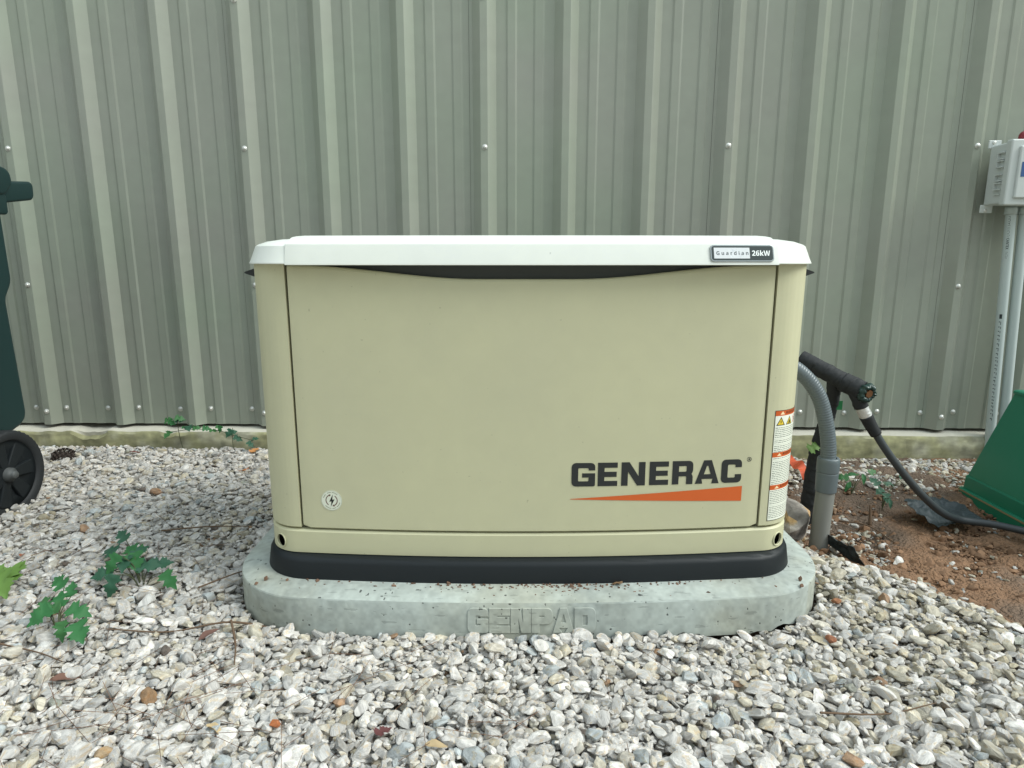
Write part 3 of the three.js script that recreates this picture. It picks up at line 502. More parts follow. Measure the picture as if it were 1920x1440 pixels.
// ---------------------------------------------------------------- wheeled bin at the left edge
{
  const t = thing('wheeled_bin', 'dark green wheeled rubbish bin at the left edge against the wall', 'trash bin', [-1.9, -0.012, 0.86]);
  const ex = (pts, x0, x1, b) => { const e = new THREE.ExtrudeGeometry(rpoly(pts), { depth: x1 - x0 - 2 * b, bevelEnabled: true, bevelSize: b, bevelThickness: b, bevelSegments: 3, curveSegments: 8 }); e.rotateY(-Math.PI / 2); e.translate(x1 - b, 0, 0); return crease(e, 0.6); };
  // profiles are [z, y]; rotateY(-90) maps shape x to z and depth to -x
  const b = 0.012, sh = (p, k) => p.map(([z, y, r]) => [z, y, r]);
  absPart('body', ex(sh([[0.572, 0.93], [0.568, 0.695, 0.02], [0.602, 0.645, 0.02], [0.588, 0.256, 0.03], [0.72, 0.215, 0.03], [0.83, 0.11, 0.03], [0.85, 0.005, 0.02], [1.10, 0.005, 0.04], [1.19, 0.93]]), -2.17, -1.63, b), M.binGreen, t);
  absPart('rim', ex(sh([[0.555, 0.905, 0.008], [1.215, 0.905, 0.008], [1.215, 0.958, 0.008], [0.555, 0.958, 0.008]]), -2.2, -1.615, 0.006), M.binGreen, t);
  absPart('handle', ex(sh([[0.427, 0.962, 0.012], [0.62, 0.932, 0.01], [0.62, 0.985, 0.01], [0.52, 0.996, 0.006], [0.425, 1.005, 0.010]]), -2.15, -1.625, 0.008), M.binGreen, t);
  const lid = absPart('lid', ex(sh([[0.53, 0.998, 0.01], [0.56, 0.966, 0.01], [1.235, 0.966, 0.01], [1.235, 0.985, 0.008], [0.95, 1.045, 0.04], [0.58, 1.04, 0.02], [0.535, 1.03, 0.015]]), -2.205, -1.61, 0.008), M.binGreen, t);
  const mk = (x, side) => {
    const w = new THREE.Group(); w.name = 'wheel'; t.add(w); w.position.set(x - t.position.x, 0.113 - t.position.y, 0.728 - t.position.z); w.scale.set(side, 1.12, 1.12);
    const tread = []; for (let i = 0; i <= 96; i++) tread.push(i);
    const ty = new THREE.LatheGeometry([[0.094, -0.052], [0.114, -0.052], [0.1215, -0.046], [0.1225, -0.028], [0.1215, -0.008], [0.114, -0.001], [0.098, -0.004], [0.094, -0.012]].map(a => new THREE.Vector2(...a)), 96); ty.rotateZ(-Math.PI / 2);
    const p = ty.attributes.position; for (let i = 0; i < p.count; i++) { const a = Math.atan2(p.getZ(i), p.getY(i)), r = Math.hypot(p.getY(i), p.getZ(i)); if (r > 0.118) { const s = (Math.floor((a + 4) * 16) % 2 ? 0.975 : 1); p.setY(i, p.getY(i) * s); p.setZ(i, p.getZ(i) * s); } } ty.computeVertexNormals();
    part('tyre', ty, M.rubber, w);
    const rim = new THREE.LatheGeometry([[0, -0.03], [0.03, -0.024], [0.07, -0.026], [0.095, -0.012], [0.096, -0.045], [0, -0.045]].map(a => new THREE.Vector2(...a)), 48); rim.rotateZ(-Math.PI / 2); part('rim', rim, M.blackPlastic, w);
    for (let k = 0; k < 7; k++) { const s = new THREE.ExtrudeGeometry(rpoly([[-0.009, 0.018], [0.009, 0.018], [0.019, 0.09, 0.004], [-0.019, 0.09, 0.004]]), { depth: 0.006, bevelEnabled: true, bevelSize: 0.003, bevelThickness: 0.006, bevelSegments: 3 }); s.rotateY(Math.PI / 2); s.translate(-0.027, 0, 0); s.rotateX(k / 7 * 6.2832 + 0.2); part('spoke', s, M.blackPlastic, w); }
    const hub = new THREE.LatheGeometry([[0, 0.012], [0.008, 0.011], [0.0115, 0.006], [0.012, -0.002], [0.019, -0.004], [0.021, -0.03]].map(a => new THREE.Vector2(...a)), 28); hub.rotateZ(-Math.PI / 2); part('hub_cap', hub, mat(lin(0.07, 0.075, 0.075), { roughness: 0.6 }), w);
  };
  mk(-1.58, 1); mk(-2.22, -1);
  absPart('axle', cyl(0.009, 0.009, 0.6, 0, 0, 0, 14).rotateZ(Math.PI / 2).translate(-1.9, 0.113, 0.728), M.zinc, t);
}

// ---------------------------------------------------------------- grey electrical conduit beside the generator
{
  const t = thing('electrical_conduit', 'grey ribbed flexible conduit curving into the generator side from a rigid pipe', 'conduit', [0.862, -0.08, 0.80]);
  absPart('flexible_hose', tubeVar([[0.859, 0.185, 0.80], [0.857, 0.24, 0.80], [0.842, 0.315, 0.80], [0.815, 0.39, 0.80], [0.770, 0.447, 0.80], [0.715, 0.482, 0.80], [0.60, 0.505, 0.80]], s => 0.0206 + 0.00038 * Math.sin(s * 6.2832 / 0.0075), 460, 26), M.conduit, t);
  const col = new THREE.LatheGeometry([[0.021, 0.21], [0.027, 0.2105], [0.0295, 0.207], [0.0305, 0.197], [0.0305, 0.172], [0.0295, 0.1695], [0.0280, 0.168], [0.0295, 0.1665], [0.0298, 0.163], [0.0286, 0.112], [0.0278, 0.1095], [0.025, 0.109]].reverse().map(a => new THREE.Vector2(...a)), 36); col.translate(0.861, 0, 0.80);
  absPart('coupling', col, M.conduit, t);
  absPart('rigid_pipe', tubeVar([[0.852, -0.16, 0.80], [0.856, -0.04, 0.80], [0.861, 0.115, 0.80]], () => 0.0255, 30, 32), M.conduitPale, t);
}
// ---------------------------------------------------------------- black insulated gas pipe with hose
{
  const t = thing('gas_pipe', 'black foam wrapped gas pipe tee with a hose running off along the ground', 'pipe', [0.92, -0.03, 0.60]);
  const wr = (s, a, r, sd) => r * (1 + 0.16 * (fbm(s * 34 + sd, Math.cos(a) * 1.6 + 3, sd, 3) - 0.5) + 0.10 * (fbm(s * 90, Math.cos(a) * 3 + Math.sin(a) * 2 + 9, sd + 4, 2) - 0.5) + 0.06 * (((s / 0.038 + a / 6.28319) % 1) - 0.5));
  absPart('insulated_tee', tubeVar([[0.845, 0.463, 0.59], [0.919, 0.421, 0.65], [0.955, 0.400, 0.68], [0.984, 0.385, 0.705]], (s, a, u) => wr(s, a, u > 0.7 ? 0.0295 : 0.026, 11), 140, 40), M.foam, t);
  absPart('insulated_riser', tubeVar([[0.925, 0.41, 0.652], [0.938, 0.345, 0.63], [0.934, 0.28, 0.615], [0.922, 0.16, 0.60], [0.912, 0.04, 0.60], [0.905, -0.07, 0.60]], (s, a) => wr(s, a, 0.0195 + 0.006 * sstep(0.1, 0.25, s), 23), 220, 40), M.foam, t);
  absPart('outlet_neck', tubeVar([[0.965, 0.385, 0.695], [0.978, 0.358, 0.70], [0.989, 0.335, 0.70]], (s, a) => wr(s, a, 0.0195, 31), 24, 22), M.foam, t);
  // crumpled green tape end with a bare fitting inside
  const nd = V(0.28, -0.15, 0.95).normalize(), q = new THREE.Quaternion().setFromUnitVectors(V(0, 0, 1), nd), at = g => { g.applyQuaternion(q); g.translate(0.990, 0.382, 0.722); return g; };
  const gt = new THREE.TorusGeometry(0.0195, 0.0085, 12, 64), gp = gt.attributes.position; for (let i = 0; i < gp.count; i++) { const a = Math.atan2(gp.getY(i), gp.getX(i)), k = 1 + 0.28 * (vnoise(a * 3.2 + 20, gp.getZ(i) * 160, 77) - 0.5); gp.setXYZ(i, gp.getX(i) * k, gp.getY(i) * k, gp.getZ(i) * (1 + 0.9 * vnoise(a * 5 + 30, 2, 78))); } gt.computeVertexNormals();
  absPart('tape_end', at(gt), mat(lin(0.010, 0.036, 0.030), { roughness: 0.35 }), t, 'crumpled dark green tape round the open end');
  absPart('fitting', at(new THREE.CylinderGeometry(0.0125, 0.0125, 0.02, 6).rotateX(Math.PI / 2)), mat(lin(0.19, 0.09, 0.04), { roughness: 0.5, metalness: 0.4 }), t, 'brown hexagonal fitting');
  absPart('foil_band', tubeVar([[0.988, 0.337, 0.70], [1.007, 0.306, 0.70]], (s, a) => 0.0180 * (1 + 0.07 * (vnoise(s * 300, a * 3, 55) - 0.5)), 16, 24), M.foil, t, 'shiny silver foil band');
  absPart('sleeve', tubeVar([[1.006, 0.308, 0.70], [1.022, 0.281, 0.70], [1.041, 0.252, 0.702]], (s, a, u) => 0.0192 - 0.003 * u, 16, 24), M.foam, t);
  absPart('hose', tubeVar([[1.036, 0.26, 0.701], [1.065, 0.216, 0.706], [1.118, 0.146, 0.714], [1.19, 0.068, 0.715], [1.27, 0.004, 0.70], [1.345, -0.028, 0.675], [1.42, -0.03, 0.70], [1.50, -0.03, 0.765], [1.62, -0.028, 0.88]], () => 0.0112, 120, 18), mat(lin(0.035, 0.042, 0.046), { roughness: 0.5 }), t);
  absPart('tag', box(0.024, 0.028, 0.003, 0.953, 0.325, 0.637), mat(lin(0.01, 0.16, 0.05), { roughness: 0.5 }), t, 'small green tag');
}
// ---------------------------------------------------------------- green tapered utility box at the right edge
{
  const t = thing('utility_box', 'green plastic tapered utility box at the right edge', 'utility box', [1.80, -0.07, 0.62]);
  const rect = (i, y, r) => { const x0 = 1.55 + i, x1 = 2.06 - i, z0 = 0.37 + i * 0.7, z1 = 0.93 - i * 0.7, P = []; for (const [cx, cz, a0] of [[x1 - r, z1 - r, 0], [x0 + r, z1 - r, 1], [x0 + r, z0 + r, 2], [x1 - r, z0 + r, 3]]) for (let k = 0; k <= 5; k++) { const a = (a0 + k / 5) * Math.PI / 2; P.push([cx + r * Math.cos(a), y, cz + r * Math.sin(a)]); } return P.reverse(); };
  absPart('base_lip', crease(loft([rect(-0.012, -0.08, 0.012), rect(-0.012, -0.034, 0.012), rect(-0.009, -0.031, 0.012), rect(0.02, -0.030, 0.012)]), 0.5), M.green, t);
  absPart('trim_line', crease(loft([rect(-0.0135, -0.0405, 0.012), rect(-0.0135, -0.0355, 0.012)]), 0.5), mat(lin(0.25, 0.2, 0.1), { roughness: 0.7 }), t, 'thin tan line round the base');
  absPart('flange', crease(loft([rect(-0.002, -0.031, 0.012), rect(0.0, 0.012, 0.012), rect(0.003, 0.016, 0.012), rect(0.02, 0.017, 0.012)]), 0.5), M.green, t);
  absPart('body', crease(loft([rect(0.006, 0.0165, 0.01), rect(0.083, 0.322, 0.01)]), 0.5), M.green, t);
  absPart('cover', crease(loft([rect(0.079, 0.3225, 0.01), rect(0.079, 0.331, 0.01), rect(0.084, 0.334, 0.01)]), 0.5), M.green, t);
  const d = new THREE.CylinderGeometry(0.042, 0.042, 0.002, 36).rotateZ(Math.PI / 2).rotateZ(-0.247).translate(1.606, 0.245, 0.648); absPart('emblem', d, mat(lin(0.55, 0.57, 0.52), { roughness: 0.5 }), t, 'pale round emblem');
}
// ---------------------------------------------------------------- junction box and its two pvc pipes on the wall
{
  const t = thing('junction_box', 'pale grey plastic electrical junction box screwed to the siding', 'electrical box', [1.83, 1.066, 0.036]);
  absPart('box_body', box(0.235, 0.214, 0.090, 1.8275, 1.066, 0.081, 0.008), M.boxGrey, t);
  absPart('cover', box(0.246, 0.226, 0.030, 1.8275, 1.066, 0.139, 0.006), M.boxGrey, t);
  absPart('cover_panel', box(0.20, 0.178, 0.012, 1.832, 1.066, 0.1575, 0.005), M.boxGrey, t);
  for (const y of [1.178, 0.948]) { absPart('flange', box(0.046, 0.03, 0.006, 1.722, y, 0.0395, 0.003), M.boxGrey, t); absPart('screw', new THREE.SphereGeometry(0.007, 12, 8).scale(1, 1, 0.5).translate(1.718, y + (y > 1 ? 0.006 : -0.006), 0.043), M.zinc, t); }
  for (const y of [1.128, 1.100, 1.052, 1.022]) { const g = merge([box(0.012, 0.004, 0.032, 1.7045, y + 0.011, 0.108), box(0.012, 0.004, 0.032, 1.7045, y - 0.011, 0.108), box(0.012, 0.018, 0.005, 1.7045, y, 0.0945)]); absPart('latch', g, M.boxGrey, t); }
  absPart('hinge_lip', box(0.005, 0.004, 0.03, 1.7075, 0.994, 0.108), M.boxGrey, t);
  absPart('blue_mark', box(0.03, 0.05, 0.0012, 1.757, 1.075, 0.1640), mat(lin(0.03, 0.09, 0.25)), t, 'blue printed mark on the cover');
  absPart('red_fitting', merge([cyl(0.016, 0.018, 0.03, 1.787, 1.188, 0.09, 20), new THREE.SphereGeometry(0.016, 16, 10).translate(1.787, 1.200, 0.09)]), mat(lin(0.22, 0.02, 0.03), { roughness: 0.4 }), t, 'dark red knob on top');
  const pipe = (name, label, pts, r, print) => {
    const p = thing(name, label, 'pvc pipe', pts[pts.length - 1]);
    absPart('pipe', tubeVar(pts, () => r, 40, 28), M.pvc, p);
    absPart('socket', tubeVar([[pts[0][0], pts[0][1] - 0.002, pts[0][2]], [pts[0][0] - 0.0005, pts[0][1] - 0.03, pts[0][2]]], () => r + 0.003, 4, 28), M.pvc, p);
    if (print) for (const [ya, yb, draw] of print) {
      const tx = canvasTex(512, 40, draw), n = 8, pos = [], uv = [], idx = [], dirx = (pts[1][0] - pts[0][0]) / (pts[1][1] - pts[0][1]), a0 = Math.PI * 0.86, a1 = Math.PI * 0.60;
      for (let j = 0; j <= 10; j++) for (let i = 0; i <= n; i++) { const a = a0 + (a1 - a0) * i / n, y = ya + (yb - ya) * j / 10, cx = pts[0][0] + (y - pts[0][1]) * dirx, cz = pts[0][2]; pos.push(cx + (r + 0.0005) * Math.cos(a), y, cz + (r + 0.0005) * Math.sin(a)); uv.push(j / 10, i / n); }
      for (let j = 0; j < 10; j++) for (let i = 0; i < n; i++) { const k = j * (n + 1) + i; idx.push(k, k + 1, k + n + 1, k + 1, k + n + 2, k + n + 1); }
      const g = new THREE.BufferGeometry(); g.setAttribute('position', new THREE.Float32BufferAttribute(pos, 3)); g.setAttribute('uv', new THREE.Float32BufferAttribute(uv, 2)); g.setIndex(idx); g.computeVertexNormals();
      const m = M.pvc.clone(); m.map = tx; m.side = THREE.DoubleSide; absPart('printed_text', g, m, p);
    }
  };
  const smudge = (c, x0, x1, sd) => { for (let x = x0; x < x1;) { const w = 5 + 10 * hash2(x, sd, 1); c.fillRect(x, 10 + 8 * hash2(x, sd, 2), w, 5); c.fillRect(x, 22, 4, 10); x += w + 8; } };
  pipe('conduit_pipe', 'pale pvc conduit pipe with printed lettering below the junction box', [[1.797, 0.955, 0.066], [1.822, 0.48, 0.066], [1.8447, 0.048, 0.066], [1.846, -0.02, 0.07]], 0.0172, [
    [0.925, 0.76, (c, w, h) => { c.fillStyle = '#fff'; c.fillRect(0, 0, w, h); c.fillStyle = '#3a4448'; smudge(c, 20, 120, 2); c.globalAlpha = 0.6; smudge(c, 140, 250, 4); c.globalAlpha = 1; c.font = 'bold 34px sans-serif'; c.fillText('CANTEX', 262, 33); c.globalAlpha = 0.6; smudge(c, 420, 500, 6); }],
    [0.56, 0.12, (c, w, h) => { c.fillStyle = '#fff'; c.fillRect(0, 0, w, h); c.fillStyle = '#3a4448'; c.fillRect(4, 8, 20, 24); smudge(c, 36, 490, 9); }]]);
  pipe('conduit_pipe', 'plain pale pvc conduit pipe, the right one of the pair below the junction box', [[1.846, 0.955, 0.066], [1.870, 0.48, 0.066], [1.892, 0.048, 0.066], [1.894, -0.03, 0.066]], 0.0172);
}
// ---------------------------------------------------------------- seedlings, vine and weeds
function plant(name, label, root, L, size, mats, geos, cat = 'plant', up = 0.5) {
  const p = thing(name, label, cat, root), c = V(...root);
  let cx = 0, cz = 0; L.forEach(l => { cx += l[0] / L.length; cz += l[2] / L.length; });
  L.forEach(([x, y, z], i) => {
    const s = size * rr(0.82, 1.18), yaw = Math.atan2(-(z - cz), x - cx) + rr(-0.5, 0.5), e = new THREE.Euler(rr(-0.25, 0.25) + up * 1.3, yaw, rr(-0.25, 0.1), 'XYZ');
    const l = part('leaf', geos[i % geos.length], mats[i % mats.length], p); l.scale.setScalar(s); l.rotation.copy(e);
    const off = V(0.45, 0, 0).multiplyScalar(s).applyEuler(e); l.position.set(x - off.x, y + rr(-0.008, 0.012) - off.y, z - off.z).sub(c);
    const b = l.position, st = tubeVar([[0, -0.01, 0], [b.x * 0.45 + rr(-.006, .006), b.y * 0.75, b.z * 0.45], [b.x, b.y, b.z]], () => 0.0011, 8, 6); part('stem', st, stemM, p);
  });
  return p;
}
plant('seedling', 'bright green lobed seedling in the gravel at lower left', [-0.96, 0.0, 1.40], [[-1.028, .06, 1.296], [-1.029, .045, 1.345], [-.977, .06, 1.329], [-.983, .06, 1.359], [-.982, .05, 1.384], [-.928, .05, 1.381], [-.985, .045, 1.412], [-.935, .04, 1.426], [-.885, .035, 1.442]], 0.046, [LM[0], LM[2], LM[0]], [lobed, lobed2]);
plant('seedling', 'larger dark green lobed seedling nearest the pad on the left', [-0.90, 0.0, 1.21], [[-1.035, .06, 1.061], [-1.048, .055, 1.099], [-.976, .06, 1.118], [-.938, .06, 1.146], [-.983, .05, 1.221], [-.963, .06, 1.215], [-.939, .065, 1.207], [-.933, .05, 1.27], [-.918, .06, 1.198], [-.888, .06, 1.197], [-.867, .055, 1.178], [-.822, .045, 1.232]], 0.052, [LM[1], LM[1], LM[0]], [lobed, lobed2]);
plant('seedling', 'yellow-green seedling cut by the left edge', [-1.21, 0.01, 1.25], [[-1.205, .05, 1.227], [-1.177, .05, 1.276], [-1.199, .045, 1.209], [-1.225, .05, 1.253]], 0.07, [LM[3]], [lobed2, lobed]);
plant('weed', 'low green weed in the stones right of the grey conduit', [1.13, -0.03, 0.43], [[1.11, .02, .397], [1.097, .01, .469], [1.162, .02, .367], [1.162, .015, .44], [1.232, .03, .365], [1.14, .03, .40]], 0.04, [LM[2], LM[0]], [lobed2, plain]);
plant('weed', 'bluish green weed between the black hose and the conduit', [1.19, -0.05, 0.52], [[1.193, .015, .451], [1.218, .015, .503], [1.181, .0, .554], [1.3, .02, .42], [1.163, .005, .54], [1.174, -.01, .589], [1.225, .02, .47]], 0.038, [LM[1]], [lobed, plain]);
{
  const p = thing('vine', 'small green vine creeping over the slab edge left of the generator', 'plant', [-1.3, 0.03, 0.085]);
  const L = [[-1.445, .121], [-1.417, .137], [-1.467, .117], [-1.393, .095], [-1.445, .076], [-1.356, .088], [-1.312, .091], [-1.284, .082], [-1.261, .096], [-1.239, .1], [-1.196, .085], [-1.188, .056], [-1.204, .069], [-1.128, .038], [-1.112, .047], [-1.42, .125], [-1.37, .10]];
  L.forEach(([x, y], i) => { const l = part('leaf', i % 2 ? lobed2 : lobed, LM[i > 9 ? 1 : i % 3 ? 2 : 0], p); l.scale.setScalar(rr(0.024, 0.042)); l.rotation.set(rr(0.3, 1.2), rr(-2.5, 0.6), rr(-0.3, 0.3)); l.position.set(x + 1.3, y - 0.03, rr(0.0, 0.02)); });
  for (const pts of [[[-1.40, -0.01, 0.09], [-1.415, 0.06, 0.085], [-1.42, 0.13, 0.08]], [[-1.46, 0.07, 0.085], [-1.36, 0.083, 0.08], [-1.25, 0.078, 0.083], [-1.19, 0.06, 0.085], [-1.11, 0.04, 0.09]], [[-1.195, -0.01, 0.09], [-1.20, 0.05, 0.08], [-1.196, 0.09, 0.08]]]) absPart('stem', tubeVar(pts, () => 0.0013, 24, 6), stemM, p);
}
{ const l = solo('leaf_sprig', lobed2.clone(), LM[3], 'single yellow-green leaf by the collar of the grey conduit', 'leaf'); l.scale.setScalar(0.05); l.position.set(0.878, 0.18, 0.632); l.rotation.set(0.9, 0.5, 0.2); }

// ---------------------------------------------------------------- rock, orange strip, fabric scraps, pine cone
function blob(rx, ry, rz, sd, det = 5, amp = 0.35) { let g = new THREE.IcosahedronGeometry(1, det * 4); g.deleteAttribute('uv'); g.deleteAttribute('normal'); g = mergeVertices(g, 1e-4); const p = g.attributes.position; for (let i = 0; i < p.count; i++) { const x = p.getX(i), y = p.getY(i), z = p.getZ(i), n = 1 + amp * (fbm(x * 1.8 + sd, y * 1.8 + z * 1.5, sd, 5) - 0.5) + 0.1 * (fbm(x * 9, y * 9 + z * 7, sd + 3, 3) - 0.5); p.setXYZ(i, x * n * rx, y * n * ry, z * n * rz); } g.computeVertexNormals(); planarUV(g, 'y', 'z', 3); return g; }
{
  const rt = dataTex(512, (u, v) => { const a = fbm(u * 6, v * 6, 151, 5, 6), m = sstep(0.45, 0.6, fbm(u * 4, v * 4, 152, 4, 4)), f = 0.8 + 1.0 * (a - 0.4); return [f * (0.66 + 0.08 * m), f * (0.63 - 0.02 * m), f * (0.6 - 0.16 * m)]; }, true);
  const r = solo('rock', boxUV(stoneGeos[6].clone().scale(0.075, 0.075, 0.13), 4), mat(lin(1, 1, 1), { map: rt, roughness: 0.95, bumpMap: rt, bumpScale: 0.02 }), 'tan and grey rock between the generator and the grey conduit', 'rock'); r.position.set(0.79, -0.03, 0.70); r.rotation.y = 0.35;
  const fab = (name, label, w, d, pos, rot, sd) => { const g = new THREE.BoxGeometry(w, 0.0012, d, 36, 1, 28), p = g.attributes.position; for (let i = 0; i < p.count; i++) { const x = p.getX(i), z = p.getZ(i), e = 1 - 0.3 * fbm(Math.atan2(z, x) * 2 + 9, 3, sd, 2); p.setXYZ(i, x * e, p.getY(i) + 0.045 * (fbm(x * 16 + 3, z * 16, sd, 3) - 0.5) + 0.01 * (fbm(x * 60, z * 60, sd + 1, 2) - 0.5), z * e); } g.computeVertexNormals(); const o = solo(name, g, mat(lin(0.028, 0.04, 0.045), { roughness: 0.6 }), label, 'fabric'); o.position.set(...pos); o.rotation.set(...rot); };
  fab('fabric_scrap', 'crumpled black landscape fabric scrap lying on the dirt under the hose', 0.22, 0.18, [1.33, -0.028, 0.60], [0.12, 0.3, -0.05], 201);
  fab('fabric_scrap', 'black fabric sliver sticking up beside the foot of the grey conduit', 0.07, 0.13, [0.905, -0.045, 0.86], [0.2, 0.2, -1.1], 203);
  const pts = [[0.955, 0.012, 0.20], [0.975, 0.03, 0.27], [0.985, 0.022, 0.36], [0.985, 0.004, 0.44], [0.975, -0.005, 0.50]], c = new THREE.CatmullRomCurve3(pts.map(p => V(...p))), pos = [], rings = [];
  for (let i = 0; i <= 30; i++) { const p = c.getPoint(i / 30), w = 0.016, k = 0.008 * Math.sin(i * 0.9); rings.push([[p.x - w, p.y + k, p.z], [p.x + w, p.y - k + 0.012, p.z], [p.x + w, p.y - k + 0.0108, p.z], [p.x - w, p.y + k - 0.0012, p.z]]); }
  solo('orange_strip', crease(loft(rings), 0.5), mat(lin(0.55, 0.09, 0.03), { roughness: 0.45 }), 'orange plastic strip on the stones behind the conduit', 'strip');
  // pine cone
  const cone = []; for (let i = 0; i < 90; i++) { const u = (i + 0.5) / 90, a = i * 2.39996, R = 0.024 * Math.sin(Math.PI * (0.12 + 0.8 * u)) + 0.004, s = new THREE.ConeGeometry(0.0075, 0.016, 4); s.scale(1, 1, 0.5); s.rotateX(-Math.PI / 2.6); s.translate(0, 0, R); s.rotateY(a); s.translate(0, (u - 0.5) * 0.075, 0); cone.push(s); }
  cone.push(new THREE.SphereGeometry(0.02, 16, 12).scale(1, 1.9, 1));
  const pc = solo('pine_cone', merge(cone), mat(lin(0.035, 0.024, 0.018), { roughness: 0.85 }), 'dark brown pine cone on the gravel near the bin wheel', 'pine cone'); pc.position.set(-1.80, top(-1.8, 0.23) + 0.02, 0.23); pc.rotation.set(0.2, 0.4, 1.45);
}
// ---------------------------------------------------------------- leaf litter, twigs, needles, crumbs, clods
{
  const DL = (x, z, s, col, label, o = {}) => { const l = solo('dry_leaf', (o.g || plain).clone(), mat(lin(...col), { roughness: 0.8, side: THREE.DoubleSide }), label, 'dry leaf'); s *= 0.62; l.scale.set(s, s * (o.k || 1), s * (o.w || 1)); l.position.set(x, (o.y ?? top(x, z)) + 0.005, z); l.rotation.set(rr(-0.3, 0.3), o.a ?? rr(0, 6.28), rr(-0.25, 0.25)); };
  DL(-1.566, 0.184, 0.06, [0.20, 0.07, 0.055], 'reddish brown dry leaf on the gravel below the vine', { w: 1.8 });
  DL(-1.10, 0.14, 0.07, [0.50, 0.22, 0.07], 'orange dry leaf against the slab edge by the generator', { g: lobed, a: 1.2 });
  DL(-1.021, 0.376, 0.08, [0.46, 0.17, 0.06], 'orange-brown dry leaf on the gravel left of the generator', { g: lobed, a: 2.5 });
  DL(-0.53, 1.655, 0.068, [0.42, 0.32, 0.18], 'curled tan dry leaf in the lower left foreground', { a: -0.15, k: 2, w: 0.8 });
  DL(-0.87, 1.55, 0.075, [0.13, 0.065, 0.045], 'dark brown dry leaf below the bright green seedling', { a: 0.6 });
  DL(-0.66, 1.42, 0.07, [0.12, 0.06, 0.045], 'dark brown curled leaf left of the pad corner', { a: 0.9 });
  DL(-0.60, 1.60, 0.07, [0.24, 0.20, 0.17], 'grey-brown dry leaf on the gravel left of centre', { a: 0.3 });
  DL(-0.241, 1.671, 0.05, [0.10, 0.03, 0.03], 'dark red dry leaf at the bottom of the foreground', { g: lobed, a: 0.8 });
  DL(-0.16, 1.69, 0.06, [0.36, 0.27, 0.15], 'tan dry leaf beside the dark red one', { a: 0.1 });
  DL(-1.299, 1.073, 0.05, [0.28, 0.10, 0.05], 'rusty dry leaf near the left edge above the yellow seedling', { a: 2 });
  DL(0.208, 1.292, 0.05, [0.20, 0.12, 0.06], 'brown dry leaf lying on the concrete pad', { a: 3.0, y: 0.075, g: lobed2 });
  DL(1.16, 0.27, 0.08, [0.17, 0.07, 0.05], 'dark red-brown dry leaf by the slab right of the conduit', { a: 0.3, w: 1.5 });
  const pb = (x, z, s, col, label, v) => { const m = stoneM.clone(); m.color.setRGB(...col); const o = solo('pebble', stoneGeos[v], m, label, 'stone'); s *= 0.65; o.scale.set(s, s * 0.7, s * 0.75); o.position.set(x, top(x, z) + s * 0.3, z); o.rotation.y = v; };
  pb(-0.416, 1.648, 0.017, [0.42, 0.14, 0.05], 'rust orange pebble in the lower left foreground', 3);
  pb(-0.66, 1.715, 0.022, [0.42, 0.30, 0.18], 'tan flat pebble at the bottom left edge', 7);
  pb(0.63, 1.36, 0.02, [0.36, 0.15, 0.08], 'rust brown pebble right of the pad corner', 5);
  pb(0.70, 1.23, 0.018, [0.40, 0.18, 0.09], 'orange-brown pebble on the gravel slope beside the pad', 9);
  const tw = (pts, r, label) => solo('twig', tubeVar(pts.map(([x, z, h = 0]) => [x, top(x, z) + 0.006 + h, z]), (s, a, u) => r * (1 - 0.5 * u) * (1 + 0.3 * (vnoise(s * 80, a, 9) - .5)), 40, 7), twigM, label, 'twig');
  tw([[-0.52, 1.33, .01], [-0.62, 1.36, .004], [-0.74, 1.385, .004], [-0.86, 1.40, .008]], 0.0026, 'long brown twig between the seedling and the pad');
  tw([[-0.62, 1.36, .008], [-0.58, 1.43, .004], [-0.55, 1.50, .004]], 0.0026, 'short brown twig pointing down from the long twig');
  tw([[-0.75, 1.24, .012], [-0.70, 1.17, .01], [-0.68, 1.10, .006]], 0.0022, 'thin twig standing beside the dark seedling');
  tw([[-1.05, 1.45, .01], [-0.95, 1.47, .006], [-0.88, 1.50, .004]], 0.002, 'thin twig under the bright green seedling');
  tw([[-1.0, 0.95, .006], [-0.88, 0.93, .01], [-0.78, 0.90, .004]], 0.0024, 'brown twig above the dark seedling');
  tw([[0.50, 1.60, .004], [0.62, 1.585, .006], [0.72, 1.56, .004]], 0.002, 'thin twig in the right foreground');
  tw([[1.10, 0.62, .0], [1.105, 0.60, .06]], 0.006, 'pale root stub standing in the dirt by the weeds');
  tw([[1.0, 0.62, .01], [1.06, 0.68, .012], [1.10, 0.76, .004]], 0.003, 'grey root running through the dirt beside the conduit');
  const inst = (name, label, geo, m, n, f) => { const im = new THREE.InstancedMesh(geo, m, n); im.name = name; im.userData = { kind: 'stuff', label, category: 'litter' }; im.castShadow = im.receiveShadow = true; const o = new THREE.Object3D(); for (let i = 0; i < n; i++) { const c = f(o, i); o.updateMatrix(); im.setMatrixAt(i, o.matrix); im.setColorAt(i, c); } scene.add(im); };
  const nl = new THREE.CylinderGeometry(0.00042, 0.00035, 1, 5); nl.rotateZ(Math.PI / 2);
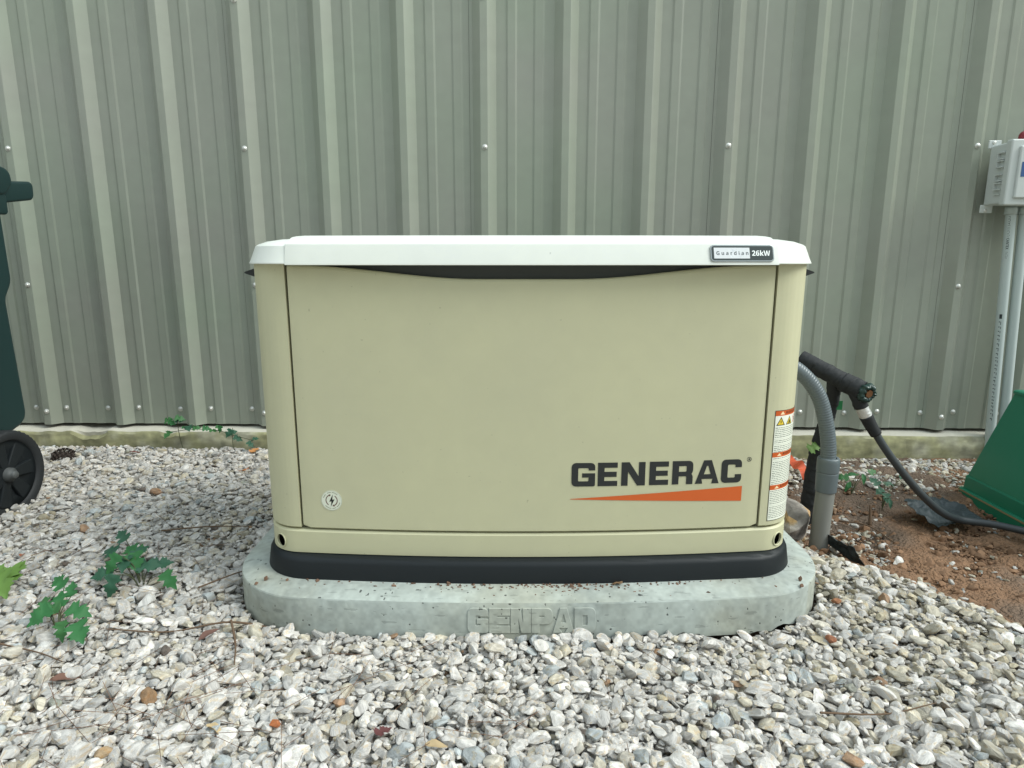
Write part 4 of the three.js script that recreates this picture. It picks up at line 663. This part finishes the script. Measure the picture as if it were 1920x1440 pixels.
  inst('pine_needles', 'brown pine needles strewn over the gravel', nl, mat(lin(1, 1, 1), { roughness: 0.85 }), 210, (o, i) => {
    let x, z; const k = i % 7; if (k < 2) { x = -0.62 + gauss() * 0.16; z = 1.60 + gauss() * 0.12; } else if (k < 3) { x = -0.15 + gauss() * 0.25; z = 1.6 + gauss() * 0.1; } else if (k < 5) { x = -1.0 + gauss() * 0.25; z = 1.3 + gauss() * 0.3; } else { x = rr(-1.8, -0.75); z = rr(0.15, 1.1); }
    const [lx, lz] = toLocal(x, z); if (Math.abs(lx) < 0.7 && lz < 0.14) x -= 0.9;
    o.position.set(x, top(x, z) + rr(0.003, 0.012), z); o.rotation.set(0, rnd() * 6.28, gauss() * 0.14); o.scale.set(rr(0.06, 0.15), 1.2, 1.2); const f = rr(0.6, 1.3); return lin(0.16 * f, 0.085 * f, 0.05 * f);
  });
  inst('leaf_crumbs', 'brown leaf crumbs and soil specks on the concrete pad', stoneGeos[4], mat(lin(1, 1, 1), { roughness: 1 }), 240, (o, i) => {
    const lx = i % 3 ? 0.06 + gauss() * 0.14 : rr(-0.6, 0.6), lz = zf(lx) + (i % 4 ? 0.030 + Math.abs(gauss()) * 0.012 : rr(0.03, 0.075)), [x, z] = toWorld(lx, Math.min(lz, zf(lx) + 0.076)), s = rr(0.0009, 0.0032) * (i % 9 ? 1 : 1.7);
    o.position.set(x, 0.0768 - 0.0083 * sstep(0.026, 0.083, lz - zf(lx)), z); o.rotation.set(rnd() * 3, rnd() * 6, 0); o.scale.set(s * 1.6, s * 0.5, s); const f = rr(0.5, 1.2); return lin(0.17 * f, 0.10 * f, 0.065 * f);
  });
  inst('dirt_clods', 'brown crumbly dirt clods in the dug area on the right', stoneGeos[8], mat(lin(1, 1, 1), { roughness: 1 }), 3200, (o, i) => {
    let x, z, g = 0; do { x = i % 4 ? rr(0.78, 1.75) : 1.32 + gauss() * 0.16; z = i % 4 ? rr(0.35, 1.55) : 0.80 + gauss() * 0.06; } while (dirtMask(x, z) < 0.6 && g++ < 30);
    if (dirtMask(x, z) < 0.6) { x = 1.3; z = 0.9; }
    const s = rr(0.0025, 0.006) * (rnd() < 0.10 ? 2.4 : 1); o.position.set(x, top(x, z) + s * 0.1, z); o.rotation.set(rnd() * 6, rnd() * 6, 0); o.scale.set(s * 1.3, s * 0.8, s); const f = rr(0.6, 1.15); return lin(0.22 * f, 0.127 * f, 0.073 * f);
  });
}

renderer.render(scene, camera);
